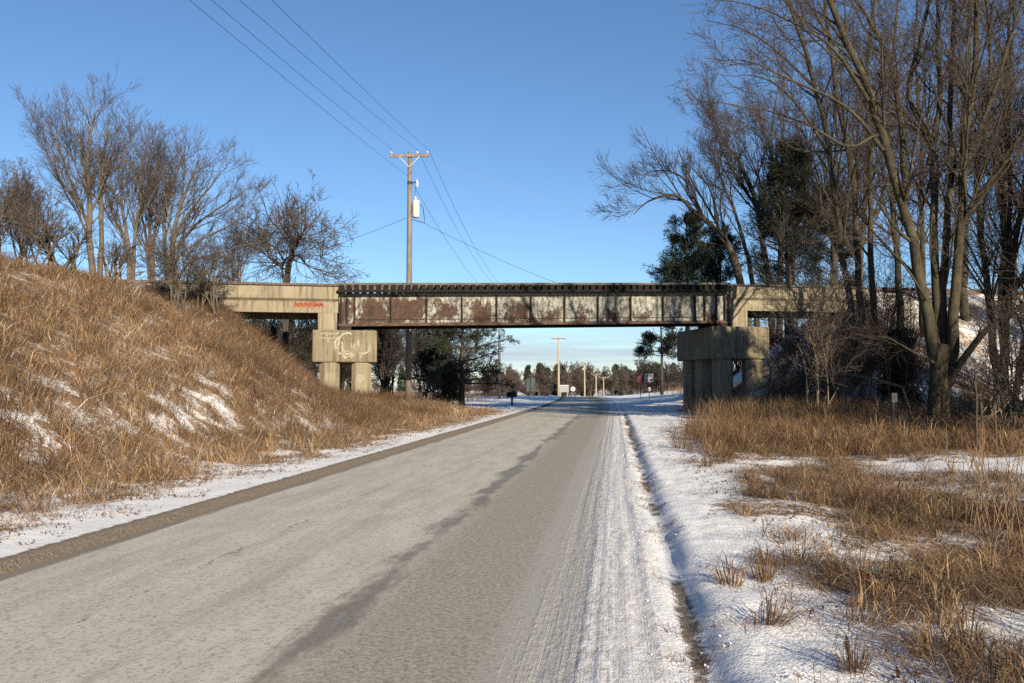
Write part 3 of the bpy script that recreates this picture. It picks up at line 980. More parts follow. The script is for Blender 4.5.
X, Y = px(521, 388, 128)[:2]
zb = gh(X, Y)
ws = thing('sign_board', 'large pale rectangular sign board beside the tallest distant pole', 'sign board', (X, Y, zb), 0.1)
w0 = px(559 - 0, 0, 128)
p0_, p1_ = px(559.5, 385, 128), px(568.8, 392.2, 128)
ws.location = (float((p0_[0] + p1_[0]) / 2), 128.0, zb)
hw = (p1_[0] - p0_[0]) / 2
MB().box(-hw, hw, -0.06, -0.01, p1_[2] - zb, p0_[2] - zb).build('panel', MAT_SIGNG, ws)
MB().box(-hw + 0.003, hw - 0.003, -0.07, -0.062, p0_[2] - zb - 0.1, p0_[2] - zb - 0.002).build('panel_edge', MAT_WHITE, ws)
for sx in (-0.75, 0.78):
    MB().box(sx * hw - 0.06, sx * hw + 0.06, 0.0, 0.1, -0.4, p0_[2] - zb - 0.02).build('post', MAT_POLE2, ws)
pc_ = px(573, 389, 125)
zb = gh(pc_[0], 125)
cs = thing('road_sign', 'white round sign on a short post right of the pale sign board', 'road sign', (pc_[0], 125, zb), 0, 'road signs beyond the bridge')
MB().box(-0.04, 0.04, 0.0, 0.08, -0.3, pc_[2] - zb).build('post', MAT_DARKM, cs)
pn = MB().tube([(0, -0.03, pc_[2] - zb), (0, -0.005, pc_[2] - zb)], 0.36, 16).build('panel', MAT_WHITE, cs)
MB().box(-0.05, 0.05, -0.04, -0.032, pc_[2] - zb - 0.25, pc_[2] - zb + 0.25).build('marking', MAT_DARKM, pn)
for (xa, xb, ya, yb, dep, lab) in ((526.5, 530.2, 378.5, 391.5, 118, 'narrow grey green board, left one of the pair at the wood edge'), (531.2, 535.2, 377.5, 391.5, 120, 'narrow grey green board, right one of the pair at the wood edge')):
    a_, b_ = px(xa, ya, dep), px(xb, yb, dep)
    zb = gh((a_[0] + b_[0]) / 2, dep)
    gb = thing('notice_board', lab, 'board', ((a_[0] + b_[0]) / 2, dep, zb), 0, 'grey green boards at the wood edge')
    hw = (b_[0] - a_[0]) / 2
    MB().box(-hw, hw, -0.06, 0.0, b_[2] - zb, a_[2] - zb).build('panel', MAT_GREEN, gb)
    for sx in (-0.8, 0.8):
        MB().box(sx * hw - 0.04, sx * hw + 0.04, 0.003, 0.08, -0.4, a_[2] - zb - 0.1).build('post', MAT_DARKM, gb)

# ------------------------------------------------------------------ trees


def march(rng, start, dirs, length, r0, S, wander, trop, taper=0.25, rmin=0.003):
    N = len(start)
    pts = np.empty((N, S + 1, 3)); pts[:, 0] = start
    d = dirs / np.linalg.norm(dirs, axis=1, keepdims=True)
    step = (length / S)[:, None]
    for i in range(S):
        d = d + rng.normal(0, wander, (N, 3)) + np.array((0, 0, trop))
        d /= np.linalg.norm(d, axis=1, keepdims=True)
        pts[:, i + 1] = pts[:, i] + d * step
    f = np.linspace(0, 1, S + 1)[None, :]
    rad = np.maximum(r0[:, None] * (1 - f * (1 - taper)), rmin)
    return pts, rad


def spawn(rng, pts, rad, lens, K, t0, t1, ang, angv, lr, rr, droop=0.0):
    N, S1, _ = pts.shape
    if np.isscalar(K): K = np.full(N, K)
    par = np.repeat(np.arange(N), K)
    M = len(par)
    if M == 0: return None
    t = t0 + (t1 - t0) * rng.random(M)
    fi = t * (S1 - 1); i = np.minimum(fi.astype(int), S1 - 2); f = (fi - i)[:, None]
    p = pts[par, i] * (1 - f) + pts[par, i + 1] * f
    r = rad[par, i] * (1 - f[:, 0]) + rad[par, i + 1] * f[:, 0]
    T = pts[par, i + 1] - pts[par, i]
    T /= np.linalg.norm(T, axis=1, keepdims=True) + 1e-9
    q = rng.normal(0, 1, (M, 3))
    q -= (q * T).sum(1, keepdims=True) * T
    q /= np.linalg.norm(q, axis=1, keepdims=True) + 1e-9
    a = np.radians(rng.normal(ang, angv, M))[:, None]
    d = np.cos(a) * T + np.sin(a) * q
    d[:, 2] -= droop
    L = lens[par] * lr * (1.15 - 0.75 * t) * rng.uniform(0.55, 1.3, M)
    return p, d, L, np.minimum(r * rr, 0.022 * L + 0.004)


def tubes(branches):
    """branches: list of (pts N,S,3, rad N,S, sides) -> verts, quads"""
    V_, Q_ = [], []
    off = 0
    for pts, rad, k in branches:
        N, S, _ = pts.shape
        d = np.empty_like(pts)
        d[:, 1:-1] = pts[:, 2:] - pts[:, :-2]; d[:, 0] = pts[:, 1] - pts[:, 0]; d[:, -1] = pts[:, -1] - pts[:, -2]
        d /= np.linalg.norm(d, axis=2, keepdims=True) + 1e-9
        ref = np.zeros_like(d)
        m0 = np.abs(pts[:, -1] - pts[:, 0])
        ax = np.argmin(m0, axis=1)
        ref[np.arange(N), :, ax] = 1.0
        e1 = np.cross(d, ref); e1 /= np.linalg.norm(e1, axis=2, keepdims=True) + 1e-9
        e2 = np.cross(d, e1)
        w = 2 * np.pi * np.arange(k) / k
        v = pts[:, :, None, :] + rad[:, :, None, None] * (np.cos(w)[None, None, :, None] * e1[:, :, None, :] + np.sin(w)[None, None, :, None] * e2[:, :, None, :])
        V_.append(v.reshape(-1, 3))
        idx = off + np.arange(N * S * k).reshape(N, S, k)
        a = idx[:, :-1, :]; b = idx[:, 1:, :]
        a2 = np.roll(a, -1, axis=2); b2 = np.roll(b, -1, axis=2)
        Q_.append(np.stack([a, a2, b2, b], -1).reshape(-1, 4))
        off += N * S * k
    return np.concatenate(V_), np.concatenate(Q_)


def catmull(P, n):
    P = np.array(P, float)
    P = np.vstack([2 * P[0] - P[1], P, 2 * P[-1] - P[-2]])
    out = []
    segs = len(P) - 3
    for f in np.linspace(0, segs, n):
        i = min(int(f), segs - 1); t = f - i
        p0, p1, p2, p3 = P[i:i + 4]
        out.append(0.5 * ((2 * p1) + (-p0 + p2) * t + (2 * p0 - 5 * p1 + 4 * p2 - p3) * t * t + (-p0 + 3 * p1 - 3 * p2 + p3) * t ** 3))
    return np.array(out)


def bare_tree(name, label, cat, base, stems, levels, bark_m, twig_m, seed, rmin=0.004, group=None, nsm=18):
    """stems: list of (points in world, r0, r1).  levels: list of dicts"""
    rng = np.random.default_rng(seed)
    base = np.array(base, float)
    sp_, sr_ = [], []
    for P, r0, r1 in stems:
        c = catmull(np.array(P) - base, nsm)
        L = np.linalg.norm(np.diff(c, axis=0), axis=1).sum()
        amp = 0.012 * L
        w = np.cumsum(rng.normal(0, 1, (nsm, 3)), 0); w -= np.linspace(0, 1, nsm)[:, None] * w[-1]
        w *= amp / 4.0; w[0] = 0
        sp_.append(c + w)
        f = np.linspace(0, 1, nsm)
        rr = (r0 + (r1 - r0) * f ** 0.85) * (0.84 if bark_m is MAT_BARK else 1.0)
        sr_.append(rr)
    pts = np.array(sp_); rad = np.array(sr_)
    lens = np.linalg.norm(np.diff(pts, axis=1), axis=2).sum(1)
    trunk_parts = [(pts, rad, 9)]
    crown = []
    for li_, lv in enumerate(levels):
        K = lv['k']
        if lv.get('dens'):
            K = np.maximum(1, rng.poisson(lv['dens'] * lens)).astype(int)
        elif K != int(K) or True:
            K = rng.poisson(K * np.clip(lens / (lv.get('ref') or (7.0, 2.6, 1.0, 0.8)[li_]), 0.25, 1.6))
        o = spawn(rng, pts, rad, lens, K, lv.get('t0', 0.2), lv.get('t1', 1.0), lv['ang'], lv.get('angv', 12), lv['lr'], lv.get('rr', 0.6), lv.get('droop', 0))
        if o is None: break
        p, d, L, r0 = o
        L = np.minimum(np.maximum(L, lv.get('lmin', 0.15)), lv.get('lmax', 99))
        S = lv['S']
        pts, rad = march(rng, p, d, L, np.maximum(r0, rmin), S, lv['w'], lv['up'], 0.3, rmin)
        lens = L
        (trunk_parts if li_ == 0 and lv.get('trunk', True) else crown).append((pts, rad, lv['sides']))
    if label:
        t = thing(name, label, cat, base, 0, group)
    else:
        t = thing(name, None, cat, base, 0, group)
    v, q = tubes(trunk_parts)
    link('trunk', quads(name + '_trunk', v, q, bark_m, True), t)
    if crown:
        v, q = tubes(crown)
        link('crown', quads(name + '_crown', v, q, twig_m, False), t)
    return t


LV_BIG = [dict(ref=5.5, k=11, t0=0.28, ang=34, angv=11, lr=0.36, rr=0.40, S=9, w=0.06, up=0.05, sides=5),
          dict(k=8, t0=0.12, t1=0.97, ang=42, angv=13, lr=0.46, rr=0.45, S=6, w=0.09, up=0.03, sides=3, lmin=0.7),
          dict(k=8, t0=0.1, t1=0.95, ang=44, angv=14, lr=0.55, rr=0.55, S=4, w=0.10, up=0.02, sides=3, lmin=0.45, lmax=1.2)]
LV_MID = [dict(k=12, t0=0.22, t1=0.97, ang=28, angv=10, lr=0.42, rr=0.45, S=8, w=0.06, up=0.08, sides=4),
          dict(k=8, t0=0.12, t1=0.97, ang=32, angv=11, lr=0.48, rr=0.5, S=5, w=0.08, up=0.07, sides=3, lmin=0.7),
          dict(k=5, t0=0.1, t1=0.95, ang=36, angv=12, lr=0.55, rr=0.6, S=3, w=0.10, up=0.06, sides=3, lmin=0.5, lmax=1.2)]
LV_SHRUB = [dict(ref=2.5, k=7, t0=0.2, ang=30, angv=12, lr=0.5, rr=0.6, S=5, w=0.10, up=0.05, sides=4),
            dict(ref=1.2, k=6, t0=0.15, ang=35, angv=14, lr=0.5, rr=0.65, S=4, w=0.12, up=0.04, sides=3),
            dict(ref=0.6, k=4, t0=0.1, ang=38, angv=14, lr=0.5, rr=0.7, S=3, w=0.14, up=0.03, sides=3, lmin=0.12)]


def stems_px(lines, Y, dY=None, r=None):
    out = []
    for ln_ in lines:
        pts, r0, r1 = ln_[0], ln_[1], ln_[2]
        y0 = ln_[3] if len(ln_) > 3 else Y
        y1 = ln_[4] if len(ln_) > 4 else y0
        n = len(pts)
        out.append(([px(x, y, y0 + (y1 - y0) * (k / max(1, n - 1))) for k, (x, y) in enumerate(pts)], r0, r1))
    return out


def base_on_ground(x, Y):
    p = px(x, 400, Y)
    return np.array((p[0], Y, gh(p[0], Y) - 0.15))


# -- big multi-stemmed tree at the right
YB = 26.0
b0 = base_on_ground(940, YB)


def from_base(b, pts, Y0, Y1, r0, r1):
    n = len(pts)
    P = [b] + [px(x, y, Y0 + (Y1 - Y0) * (k + 1) / n) for k, (x, y) in enumerate(pts)]
    return (P, r0, r1)


st_ = [([b0, px(939, 425, YB), px(940, 395, YB), px(941, 365, YB), px(943, 345, YB)], 0.46, 0.30),
       ([px(937, 385, YB), px(931, 345, YB), px(924, 295, YB), px(911, 235, 25.8), px(880, 140, 25.3), px(865, 93, 25), px(839, 29, 24.7), px(810, -45, 24.4)], 0.26, 0.09),
       ([px(939, 380, YB), px(936, 340, YB + .2), px(932, 290, YB + .2), px(931, 209, YB + .3), px(929, 151, YB + .4), px(911, 110, YB + .4), px(905, 84, YB + .5), px(917, 42, YB + .5), px(936, -30, YB + .5)], 0.20, 0.06),
       ([px(942, 380, YB), px(943, 340, YB + .1), px(942, 290, YB), px(946, 215, YB), px(949, 155, YB), px(952, 80, YB), px(955, -20, YB)], 0.19, 0.07),
       ([px(945, 382, YB), px(951, 345, YB - .1), px(954, 300, YB - .2), px(959, 225, YB - .3), px(963, 150, YB - .5), px(971, 97, YB - .6), px(976, 0, YB - .7), px(978, -60, YB - .7)], 0.24, 0.07),
       ([px(946, 388, YB), px(957, 370, 25.6), px(986, 333, 24.8), px(1024, 305, 24), px(1060, 285, 23.5)], 0.17, 0.06),
       ([px(905, 200, 25.6), px(897, 97, 25.8), px(875, 32, 26), px(845, -20, 26.2)], 0.14, 0.05),
       ([px(929, 165, 26.4), px(940, 95, 26.2), px(938, 48, 26.1), px(940, -20, 26)], 0.13, 0.05),
       ([px(962, 180, 25.6), px(978, 130, 25.3), px(1000, 64, 25), px(1022, 0, 24.6)], 0.13, 0.04),
       ([px(959, 230, 25.7), px(988, 184, 25.2), px(1030, 120, 24.4), px(1060, 70, 24)], 0.14, 0.04),
       ([px(883, 150, 25.0), px(850, 110, 24.5), px(800, 84, 24), px(752, 62, 23.6), px(705, 58, 23.2)], 0.08, 0.012),
       ([px(868, 100, 24.8), px(825, 50, 24.2), px(770, 15, 23.6), px(715, 0, 23.2)], 0.075, 0.012),
       ([px(878, 135, 24.8), px(845, 145, 24.2), px(800, 120, 23.8), px(742, 106, 23.4), px(700, 100, 23)], 0.06, 0.010),
       ([px(926, 300, 25.8), px(900, 262, 25.3), px(868, 240, 24.9), px(820, 236, 24.5)], 0.05, 0.010),
       ([px(936, 365, 25.8), px(912, 352, 25.4), px(890, 338, 25), px(868, 336, 24.6)], 0.07, 0.012)]
bigt = bare_tree('tree', 'big bare tree whose thick trunk splits into many upright stems, right of the road', 'tree', b0, st_, LV_BIG, MAT_BARK, MAT_TWIG, 11, 0.0055, 'bare trees right of the road')
# flared foot of the same tree is part of the stems; second tree at the edge
b1 = base_on_ground(1001, 27.0)
st_ = [from_base(b1, [(998, 380), (991, 310), (986, 255), (980, 180), (990, 90), (985, -20)], 27.0, 27.5, 0.19, 0.06),
       from_base(b1 + np.array((0.2, 0, 0)), [(1004, 375), (1010, 310), (1020, 255), (1030, 170), (1045, 60), (1050, -30)], 27.0, 26.5, 0.17, 0.06),
       from_base(b1 + np.array((0.15, 0.3, 0)), [(1002, 360), (1003, 280), (1008, 200), (1004, 100), (1012, -20)], 27.0, 28.5, 0.14, 0.05),
       from_base(b1 + np.array((0.35, 0.2, 0)), [(1018, 385), (1040, 300), (1070, 200), (1090, 90), (1110, 0)], 27.0, 27, 0.16, 0.05)]
bare_tree('tree', 'bare tree with two slanting trunks at the right edge, ringed by brush', 'tree', b1, st_, LV_BIG, MAT_BARK, MAT_TWIG, 12, 0.0055, 'bare trees right of the road')
for k_, (ox, oy, orz, osc) in enumerate(((26.0, 23.0, 1.0, 0.9), (31.0, 31.0, 2.4, 1.0), (18.5, 9.0, 4.0, 0.6), (24.0, 15.0, 5.2, 0.8))):  # unseen copies of the big tree, added to throw shade into the view
    o_ = copy_tree(bigt)
    o_.location = (ox, oy, gh(ox, oy) - 0.1); o_.rotation_euler = (0, 0, orz); o_.scale = (osc, osc, osc)
    tag(o_, 'unseen bare tree of the same wood, set beyond the right picture edge for shade', 'tree', 'unseen bare trees beyond the right picture edge')
for k_, (ox, oy, hh_) in enumerate(((4.9, 2.0, 2.0), (7.3, 4.6, 2.6), (8.6, 6.0, 2.2))):  # unseen shrubs, added so streaks of shadow cross the roadside snow
    bb = np.array((ox, oy, gh(ox, oy) - 0.1)); rg_ = np.random.default_rng(900 + k_)
    stl = []
    for j in range(6):
        tp_ = bb + np.array((rg_.normal(0, .45), rg_.normal(0, .45), hh_ * rg_.uniform(0.7, 1.1)))
        stl.append(([bb, bb * 0.5 + tp_ * 0.5 + rg_.normal(0, .05, 3), tp_], 0.022, 0.006))
    bare_tree('shrub', 'unseen bare shrub added beyond the lower right picture edge for its shadow', 'shrub', bb, stl, LV_SHRUB, MAT_TWIG, MAT_TWIG, 900 + k_, 0.004, 'shrubs added beyond the lower right picture edge', 8)
b2 = base_on_ground(858, 37.0)
st_ = [from_base(b2, [(846, 300), (838, 240), (827, 150), (813, 88), (796, 26), (780, -30)], 37.0, 36.0, 0.20, 0.09),
       from_base(b2 + np.array((0.3, 0, 0)), [(858, 290), (852, 220), (844, 145), (830, 88), (822, 20), (820, -40)], 37.0, 37.5, 0.20, 0.09),
       from_base(b2 + np.array((0.7, 0.3, 0)), [(876, 310), (875, 240), (876, 167), (872, 90), (880, -30)], 37.0, 38.0, 0.20, 0.09),
       ([px(826, 150, 36.4), px(800, 110, 36), px(765, 80, 35.7), px(720, 75, 35.4)], 0.09, 0.015),
       ([px(812, 85, 36.2), px(780, 55, 36), px(745, 30, 35.7), px(705, 20, 35.4)], 0.08, 0.015),
       ([px(846, 150, 37.4), px(800, 150, 36.5), px(765, 130, 36), px(725, 125, 35.5)], 0.07, 0.015)]
bare_tree('tree', 'slender bare tree with slim leaning stems behind the brush at the right approach span', 'tree', b2, st_, LV_BIG, MAT_BARK, MAT_TWIG, 13, 0.006, 'bare trees right of the road')
b3 = base_on_ground(903, 41.0)
st_ = [from_base(b3, [(902, 270), (895, 170), (893, 80), (900, -20)], 41, 41, 0.24, 0.06),
       from_base(b3 + np.array((1.2, .2, 0)), [(925, 270), (922, 160), (915, 60), (918, -20)], 41, 42, 0.2, 0.05)]
bare_tree('tree', 'bare tree on the snowy bank directly behind the big split trunk', 'tree', b3, st_, LV_BIG, MAT_BARK, MAT_TWIG, 14, 0.008, 'bare trees right of the road')
b4 = base_on_ground(968, 44.0)
st_ = [from_base(b4, [(968, 250), (966, 140), (972, 40), (970, -30)], 44, 44, 0.3, 0.07),
       from_base(b4 + np.array((2.0, .2, 0)), [(1006, 250), (1008, 150), (1015, 40), (1018, -30)], 44, 44, 0.22, 0.06)]
bare_tree('tree', 'thick bare tree standing on the railway bank near the right edge', 'tree', b4, st_, LV_BIG, MAT_BARK, MAT_TWIG, 15, 0.008, 'bare trees right of the road')

# -- trees behind the railway on the right
b5 = base_on_ground(752, 58.0)
st_ = [from_base(b5, [(741, 285), (733, 252), (718, 228), (700, 212), (685, 198), (668, 194), (650, 202), (634, 214)], 58, 56, 0.33, 0.03),
       ([px(700, 212, 57.2), px(690, 185, 57), px(672, 172, 56.5), px(650, 172, 56), px(638, 182, 56)], 0.10, 0.02),
       ([px(718, 228, 57.6), px(712, 195, 57.5), px(702, 178, 57.4), px(688, 165, 57)], 0.12, 0.02),
       from_base(b5 + np.array((0.5, 0, 0)), [(752, 280), (745, 240), (735, 205), (722, 175), (714, 155)], 58, 59, 0.22, 0.03)]
bare_tree('tree', 'gnarled bare tree arching out to the left above the steel span', 'tree', b5, st_, LV_MID, MAT_BARKD, MAT_TWIGD, 16, 0.008, 'bare trees behind the railway')
b6 = base_on_ground(775, 62.0)
st_ = [from_base(b6, [(768, 270), (760, 215), (745, 175), (728, 145), (712, 128)], 62, 62, 0.3, 0.03),
       from_base(b6 + np.array((0.4, 0.2, 0)), [(780, 260), (778, 200), (770, 150), (757, 110)], 62, 63, 0.28, 0.03),
       from_base(b6 + np.array((0.9, 0, 0)), [(795, 260), (803, 200), (812, 150), (815, 115)], 62, 61, 0.28, 0.03)]
bare_tree('tree', 'twiggy bare tree spreading over the dark evergreen behind the right pier', 'tree', b6, st_, LV_MID, MAT_BARKD, MAT_TWIGD, 17, 0.008, 'bare trees behind the railway')
b6 = base_on_ground(838, 60.0)
st_ = [from_base(b6, [(834, 260), (830, 200), (838, 140), (830, 80)], 60, 60, 0.3, 0.03),
       from_base(b6 + np.array((1.0, 0.2, 0)), [(858, 260), (862, 190), (870, 120), (885, 60)], 60, 61, 0.28, 0.03)]
bare_tree('tree', 'bare twin trunked tree behind the right approach span', 'tree', b6, st_, LV_MID, MAT_BARKD, MAT_TWIGD, 18, 0.008, 'bare trees behind the railway')
for k, (xx, dd, top, lab) in enumerate(((1010, 66, 90, 'bare tree far behind the railway bank at the right edge'),)):
    bb = base_on_ground(xx, dd)
    st_ = [from_base(bb, [(xx - 4, 260), (xx - 10, 180), (xx - 20, top)], dd, dd, 0.28, 0.03), from_base(bb + np.array((.4, 0, 0)), [(xx + 8, 250), (xx + 16, 170), (xx + 28, top + 20)], dd, dd + 1, 0.25, 0.03)]
    bare_tree('tree', lab, 'tree', bb, st_, LV_MID, MAT_BARKD, MAT_TWIGD, 30 + k, 0.013, 'bare trees behind the railway')

# -- trees on the hill at the left
def hill_tree(label, x, Y, lines, seed, rmin=0.006, lv=LV_MID, name='tree', grp='bare trees on the left hill', bm=MAT_BARKG, tm=MAT_TWIGR):
    bb = base_on_ground(x, Y)
    sl = [from_base(bb + np.array((RNG.uniform(-.15, .15), RNG.uniform(-.2, .2), 0)), pts, Y, Y + dy, r0, r1) for (pts, r0, r1, dy) in lines]
    return bare_tree(name, label, 'tree' if name == 'tree' else 'shrub', bb, sl, lv, bm, tm, seed, rmin, grp)


hill_tree('tall bare tree with two close trunks on the left hill', 94, 45.0,
          [([(91, 240), (90, 200), (86, 160), (94, 120), (97, 108)], 0.20, 0.02, 0.5), ([(100, 240), (99, 190), (103, 150), (110, 118)], 0.18, 0.02, 1.0),
           ([(88, 230), (72, 185), (58, 145), (50, 128)], 0.13, 0.015, -0.6), ([(85, 225), (66, 190), (48, 155), (38, 140)], 0.09, 0.012, 0.2)], 41)
hill_tree('bare tree with upright stems just right of the two trunked tree', 131, 46.0,
          [([(128, 240), (122, 200), (125, 160), (133, 135)], 0.14, 0.015, 0.3), ([(134, 245), (140, 205), (140, 170), (148, 145)], 0.13, 0.015, -0.6),
           ([(126, 250), (112, 215), (104, 180), (112, 150)], 0.11, 0.012, 0.5)], 42)
hill_tree('bare slim tree with a narrow crown in the middle of the hill row', 152, 47.0,
          [([(150, 245), (152, 210), (157, 175), (165, 148)], 0.14, 0.015, 0.3), ([(147, 250), (142, 215), (150, 180), (155, 155)], 0.11, 0.012, 0.3), ([(155, 240), (166, 200), (174, 170), (180, 150)], 0.11, 0.012, 0.3)], 43)
hill_tree('bare vase shaped tree fanning out to the right on the hill', 166, 45.5,
          [([(172, 240), (182, 205), (194, 175), (200, 155)], 0.17, 0.015, 0.3), ([(174, 245), (192, 212), (212, 185), (228, 165)], 0.16, 0.015, -0.5),
           ([(172, 255), (195, 225), (222, 205), (236, 195)], 0.14, 0.013, 0.6), ([(175, 262), (200, 240), (232, 222), (252, 200)], 0.12, 0.012, 0.1),
           ([(185, 268), (215, 256), (240, 246), (258, 243)], 0.09, 0.012, -0.4), ([(164, 240), (170, 200), (178, 170), (182, 160)], 0.13, 0.013, 0.8)], 44)
LV_CRAB = [dict(k=9, t0=0.2, ang=60, angv=18, lr=0.45, rr=0.55, S=7, w=0.20, up=0.03, sides=5), dict(k=8, t0=0.1, ang=55, angv=18, lr=0.5, rr=0.6, S=5, w=0.2, up=0.02, sides=3),
           dict(k=6, t0=0.1, ang=50, angv=16, lr=0.5, rr=0.65, S=3, w=0.2, up=0.02, sides=3, lmin=0.2)]
hill_tree('small crooked bare tree behind the left concrete approach span', 283, 52.0,
          [([(286, 272), (294, 250), (290, 236), (281, 222), (278, 205)], 0.15, 0.03, 0.3), ([(290, 255), (297, 238), (312, 222), (322, 212)], 0.14, 0.02, 0.2), ([(282, 272), (268, 255), (262, 240), (258, 228)], 0.10, 0.02, -0.2), ([(292, 262), (308, 268), (325, 272), (336, 275)], 0.08, 0.015, -0.2)], 45, 0.011, LV_CRAB, bm=MAT_BARKD, tm=MAT_TWIGR)
k = 0
for (x, Y, top, w, lab) in ((-12, 28, 172, 30, 'brown brush at the left edge of the hill top, tallest of the hill brush'), (22, 31, 175, 30, 'dense brown brush on the hill top near the left edge'),
                            (48, 28, 210, 26, 'low brown brush left of the tall two trunked tree'), (70, 28, 228, 24, 'low brush at the foot of the tall two trunked tree'),
                            (112, 29, 240, 30, 'low brush on the hill crest between the bare trees'), (180, 38.0, 255, 34, 'brush at the foot of the vase shaped tree'), (207, 38.5, 268, 24, 'scrub hanging over the end of the left approach span'), (235, 50, 240, 24, 'thin bare brush behind the left approach span')):
    k += 1
    bb = base_on_ground(x, Y)
    rng = np.random.default_rng(100 + k)
    stl = []
    for j in range(9):
        xx = x + rng.uniform(-w * .3, w * .3)
        tx = x + rng.uniform(-w, w)
        ty = top + rng.uniform(0, 25)
        stl.append(from_base(bb + np.array((rng.uniform(-.6, .6), rng.uniform(-.6, .6), 0)), [(xx * .6 + tx * .4, 265 - (265 - ty) * .5), (tx, ty)], Y, Y + rng.uniform(-1, 1), 0.04, 0.01))
    bare_tree('shrub', lab, 'shrub', bb, stl, LV_SHRUB if Y > 40 else [dict(LV_SHRUB[0], k=9), dict(LV_SHRUB[1], k=7), LV_SHRUB[2]], MAT_BARKG, MAT_TWIGR, 200 + k, 0.006, 'bare brush on the left hill', 10)

# -- bare thicket behind the bridge on the left
for k, (x, Y, top, w, lab) in enumerate(((235, 60, 318, 26, 'bare thicket seen under the left end of the concrete approach span'), (268, 58, 322, 24, 'bare thicket under the middle of the left approach span'), (300, 60, 320, 24, 'bare thicket just left of the left pier'),
                                         (345, 63, 330, 20, 'dark bare brush seen between the left pier columns'), (388, 60, 325, 22, 'dark bare brush between the left pier and the tall pole'), (428, 66, 322, 24, 'dark bare brush between the tall pole and the pine'), (450, 95, 345, 30, 'pale bare brush far behind the dark pine'), (735, 58, 335, 26, 'dark bare brush seen under the right approach span beside the pier'), (775, 57, 330, 24, 'dark bare brush under the middle of the right approach span'), (705, 66, 365, 16, 'dark low brush seen past the right pier columns'))):
    bb = base_on_ground(x, Y)
    rng = np.random.default_rng(300 + k)
    stl = []
    for j in range(15):
        tx = x + rng.uniform(-w, w); ty = top + rng.uniform(-14, 25)
        stl.append(from_base(bb + np.array((rng.uniform(-1, 1), rng.uniform(-.8, .8), 0)), [((x + tx) / 2 + rng.uniform(-3, 3), (395 + ty) / 2), (tx, ty)], Y, Y + rng.uniform(-1, 1), 0.06, 0.015))
    bare_tree('shrub', lab, 'shrub', bb, stl, [dict(LV_SHRUB[0], k=9), LV_SHRUB[1], LV_SHRUB[2]], MAT_BARKD, MAT_TWIGD if Y < 90 else MAT_TWIG, 320 + k, 0.011, 'bare thicket behind the bridge', 10)

# -- brush beside the right approach span and round the right-hand trees
for k, (x, Y, xs, top, w, nst, tm, lab) in enumerate((
        (835, 33, 835, 250, 60, 12, MAT_TWIGP, 'tangled pale brush hanging over the right approach span'),
        (868, 34, 868, 250, 45, 10, MAT_TWIG, 'dense dark brush at the foot of the slender leaning tree'),
        (800, 36, 800, 330, 28, 7, MAT_TWIG, 'low brown brush right of the shaded pier'),
        (985, 24, 985, 330, 40, 9, MAT_TWIGP, 'pale tangled brush between the two right hand trunks'),
        (1022, 22, 1022, 300, 45, 10, MAT_TWIG, 'brown brush at the right edge beside the slanting trunks'),
        (778, 42, 778, 318, 24, 9, MAT_TWIGD, 'dark brush on the slope just right of the right pier'),
        (808, 40, 808, 310, 28, 10, MAT_TWIG, 'tangled brown brush under the far end of the right approach span'),
        (770, 37, 770, 372, 26, 8, MAT_TWIG, 'low scrub in front of the right pier columns'),
        (905, 31, 905, 300, 30, 6, MAT_TWIG, 'thin brush on the snowy bank left of the big split trunk'))):
    bb = base_on_ground(x, Y)
    gy_ = HOR - (bb[2] - CAMZ) * F / Y
    rng = np.random.default_rng(400 + k)
    stl = []
    for j in range(nst):
        tx = xs + rng.uniform(-w, w); ty = top + rng.uniform(-5, 60)
        stl.append(from_base(bb + np.array((rng.uniform(-1, 1), rng.uniform(-.8, .8), 0)), [((x + tx) / 2 + rng.uniform(-6, 6), (gy_ + ty) / 2 - 6), (tx, ty)], Y, Y + rng.uniform(-1.5, 1.5), 0.028, 0.006))
    bare_tree('shrub', lab, 'shrub', bb, stl, LV_SHRUB, MAT_TWIGP if tm is MAT_TWIGP else MAT_BARKG, tm, 420 + k, 0.0045, 'bare brush right of the road', 10)

# -- saplings, posts and fallen wood at the right
bs = base_on_ground(977, 19.0)
bare_tree('sapling', 'thin dark sapling in front of the right hand trunks', 'sapling', bs, [from_base(bs, [(976, 430), (977, 400), (975, 375)], 19, 19, 0.045, 0.02)], [dict(LV_SHRUB[0], k=8, t0=0.4), LV_SHRUB[1], LV_SHRUB[2]], MAT_BARKD, MAT_TWIGP, 71, 0.004, None, 8)
pb = px(893, 430, 23)
zb = gh(pb[0], 23)
fp = thing('fence_post', 'dark metal fence post standing in the grass left of the big split trunk', 'post', (pb[0], 23, zb))
zt_ = px(893, 393, 23)[2] - zb
MB().tube([(0, 0, -0.3), (0.03, 0, zt_ - 0.25)], 0.035, 6).build('shaft', MAT_DARKM, fp)
MB().box(-0.03, 0.12, -0.05, 0.05, zt_ - 0.252, zt_).build('head', MAT_DARKM, fp)
lg = MB().tube([tuple(px(955, 418, 25.2)), tuple(px(975, 417, 25.1)), tuple(px(997, 417, 25))], [0.07, 0.065, 0.05], 7).build('fallen_branch', MAT_BARKD, None, True)
tag(lg, 'short level branch lodged between the two right hand trunks', 'branch')
lg = MB().tube([tuple(px(850, 374, 30)), tuple(px(880, 381, 28.5)), tuple(px(903, 387, 27)), tuple(px(912, 420, 26.4))], [0.04, 0.06, 0.055, 0.035], 7).build('fallen_branch', MAT_BARKG, None, True)
tag(lg, 'bent fallen branch on the snowy bank left of the big split trunk', 'branch')


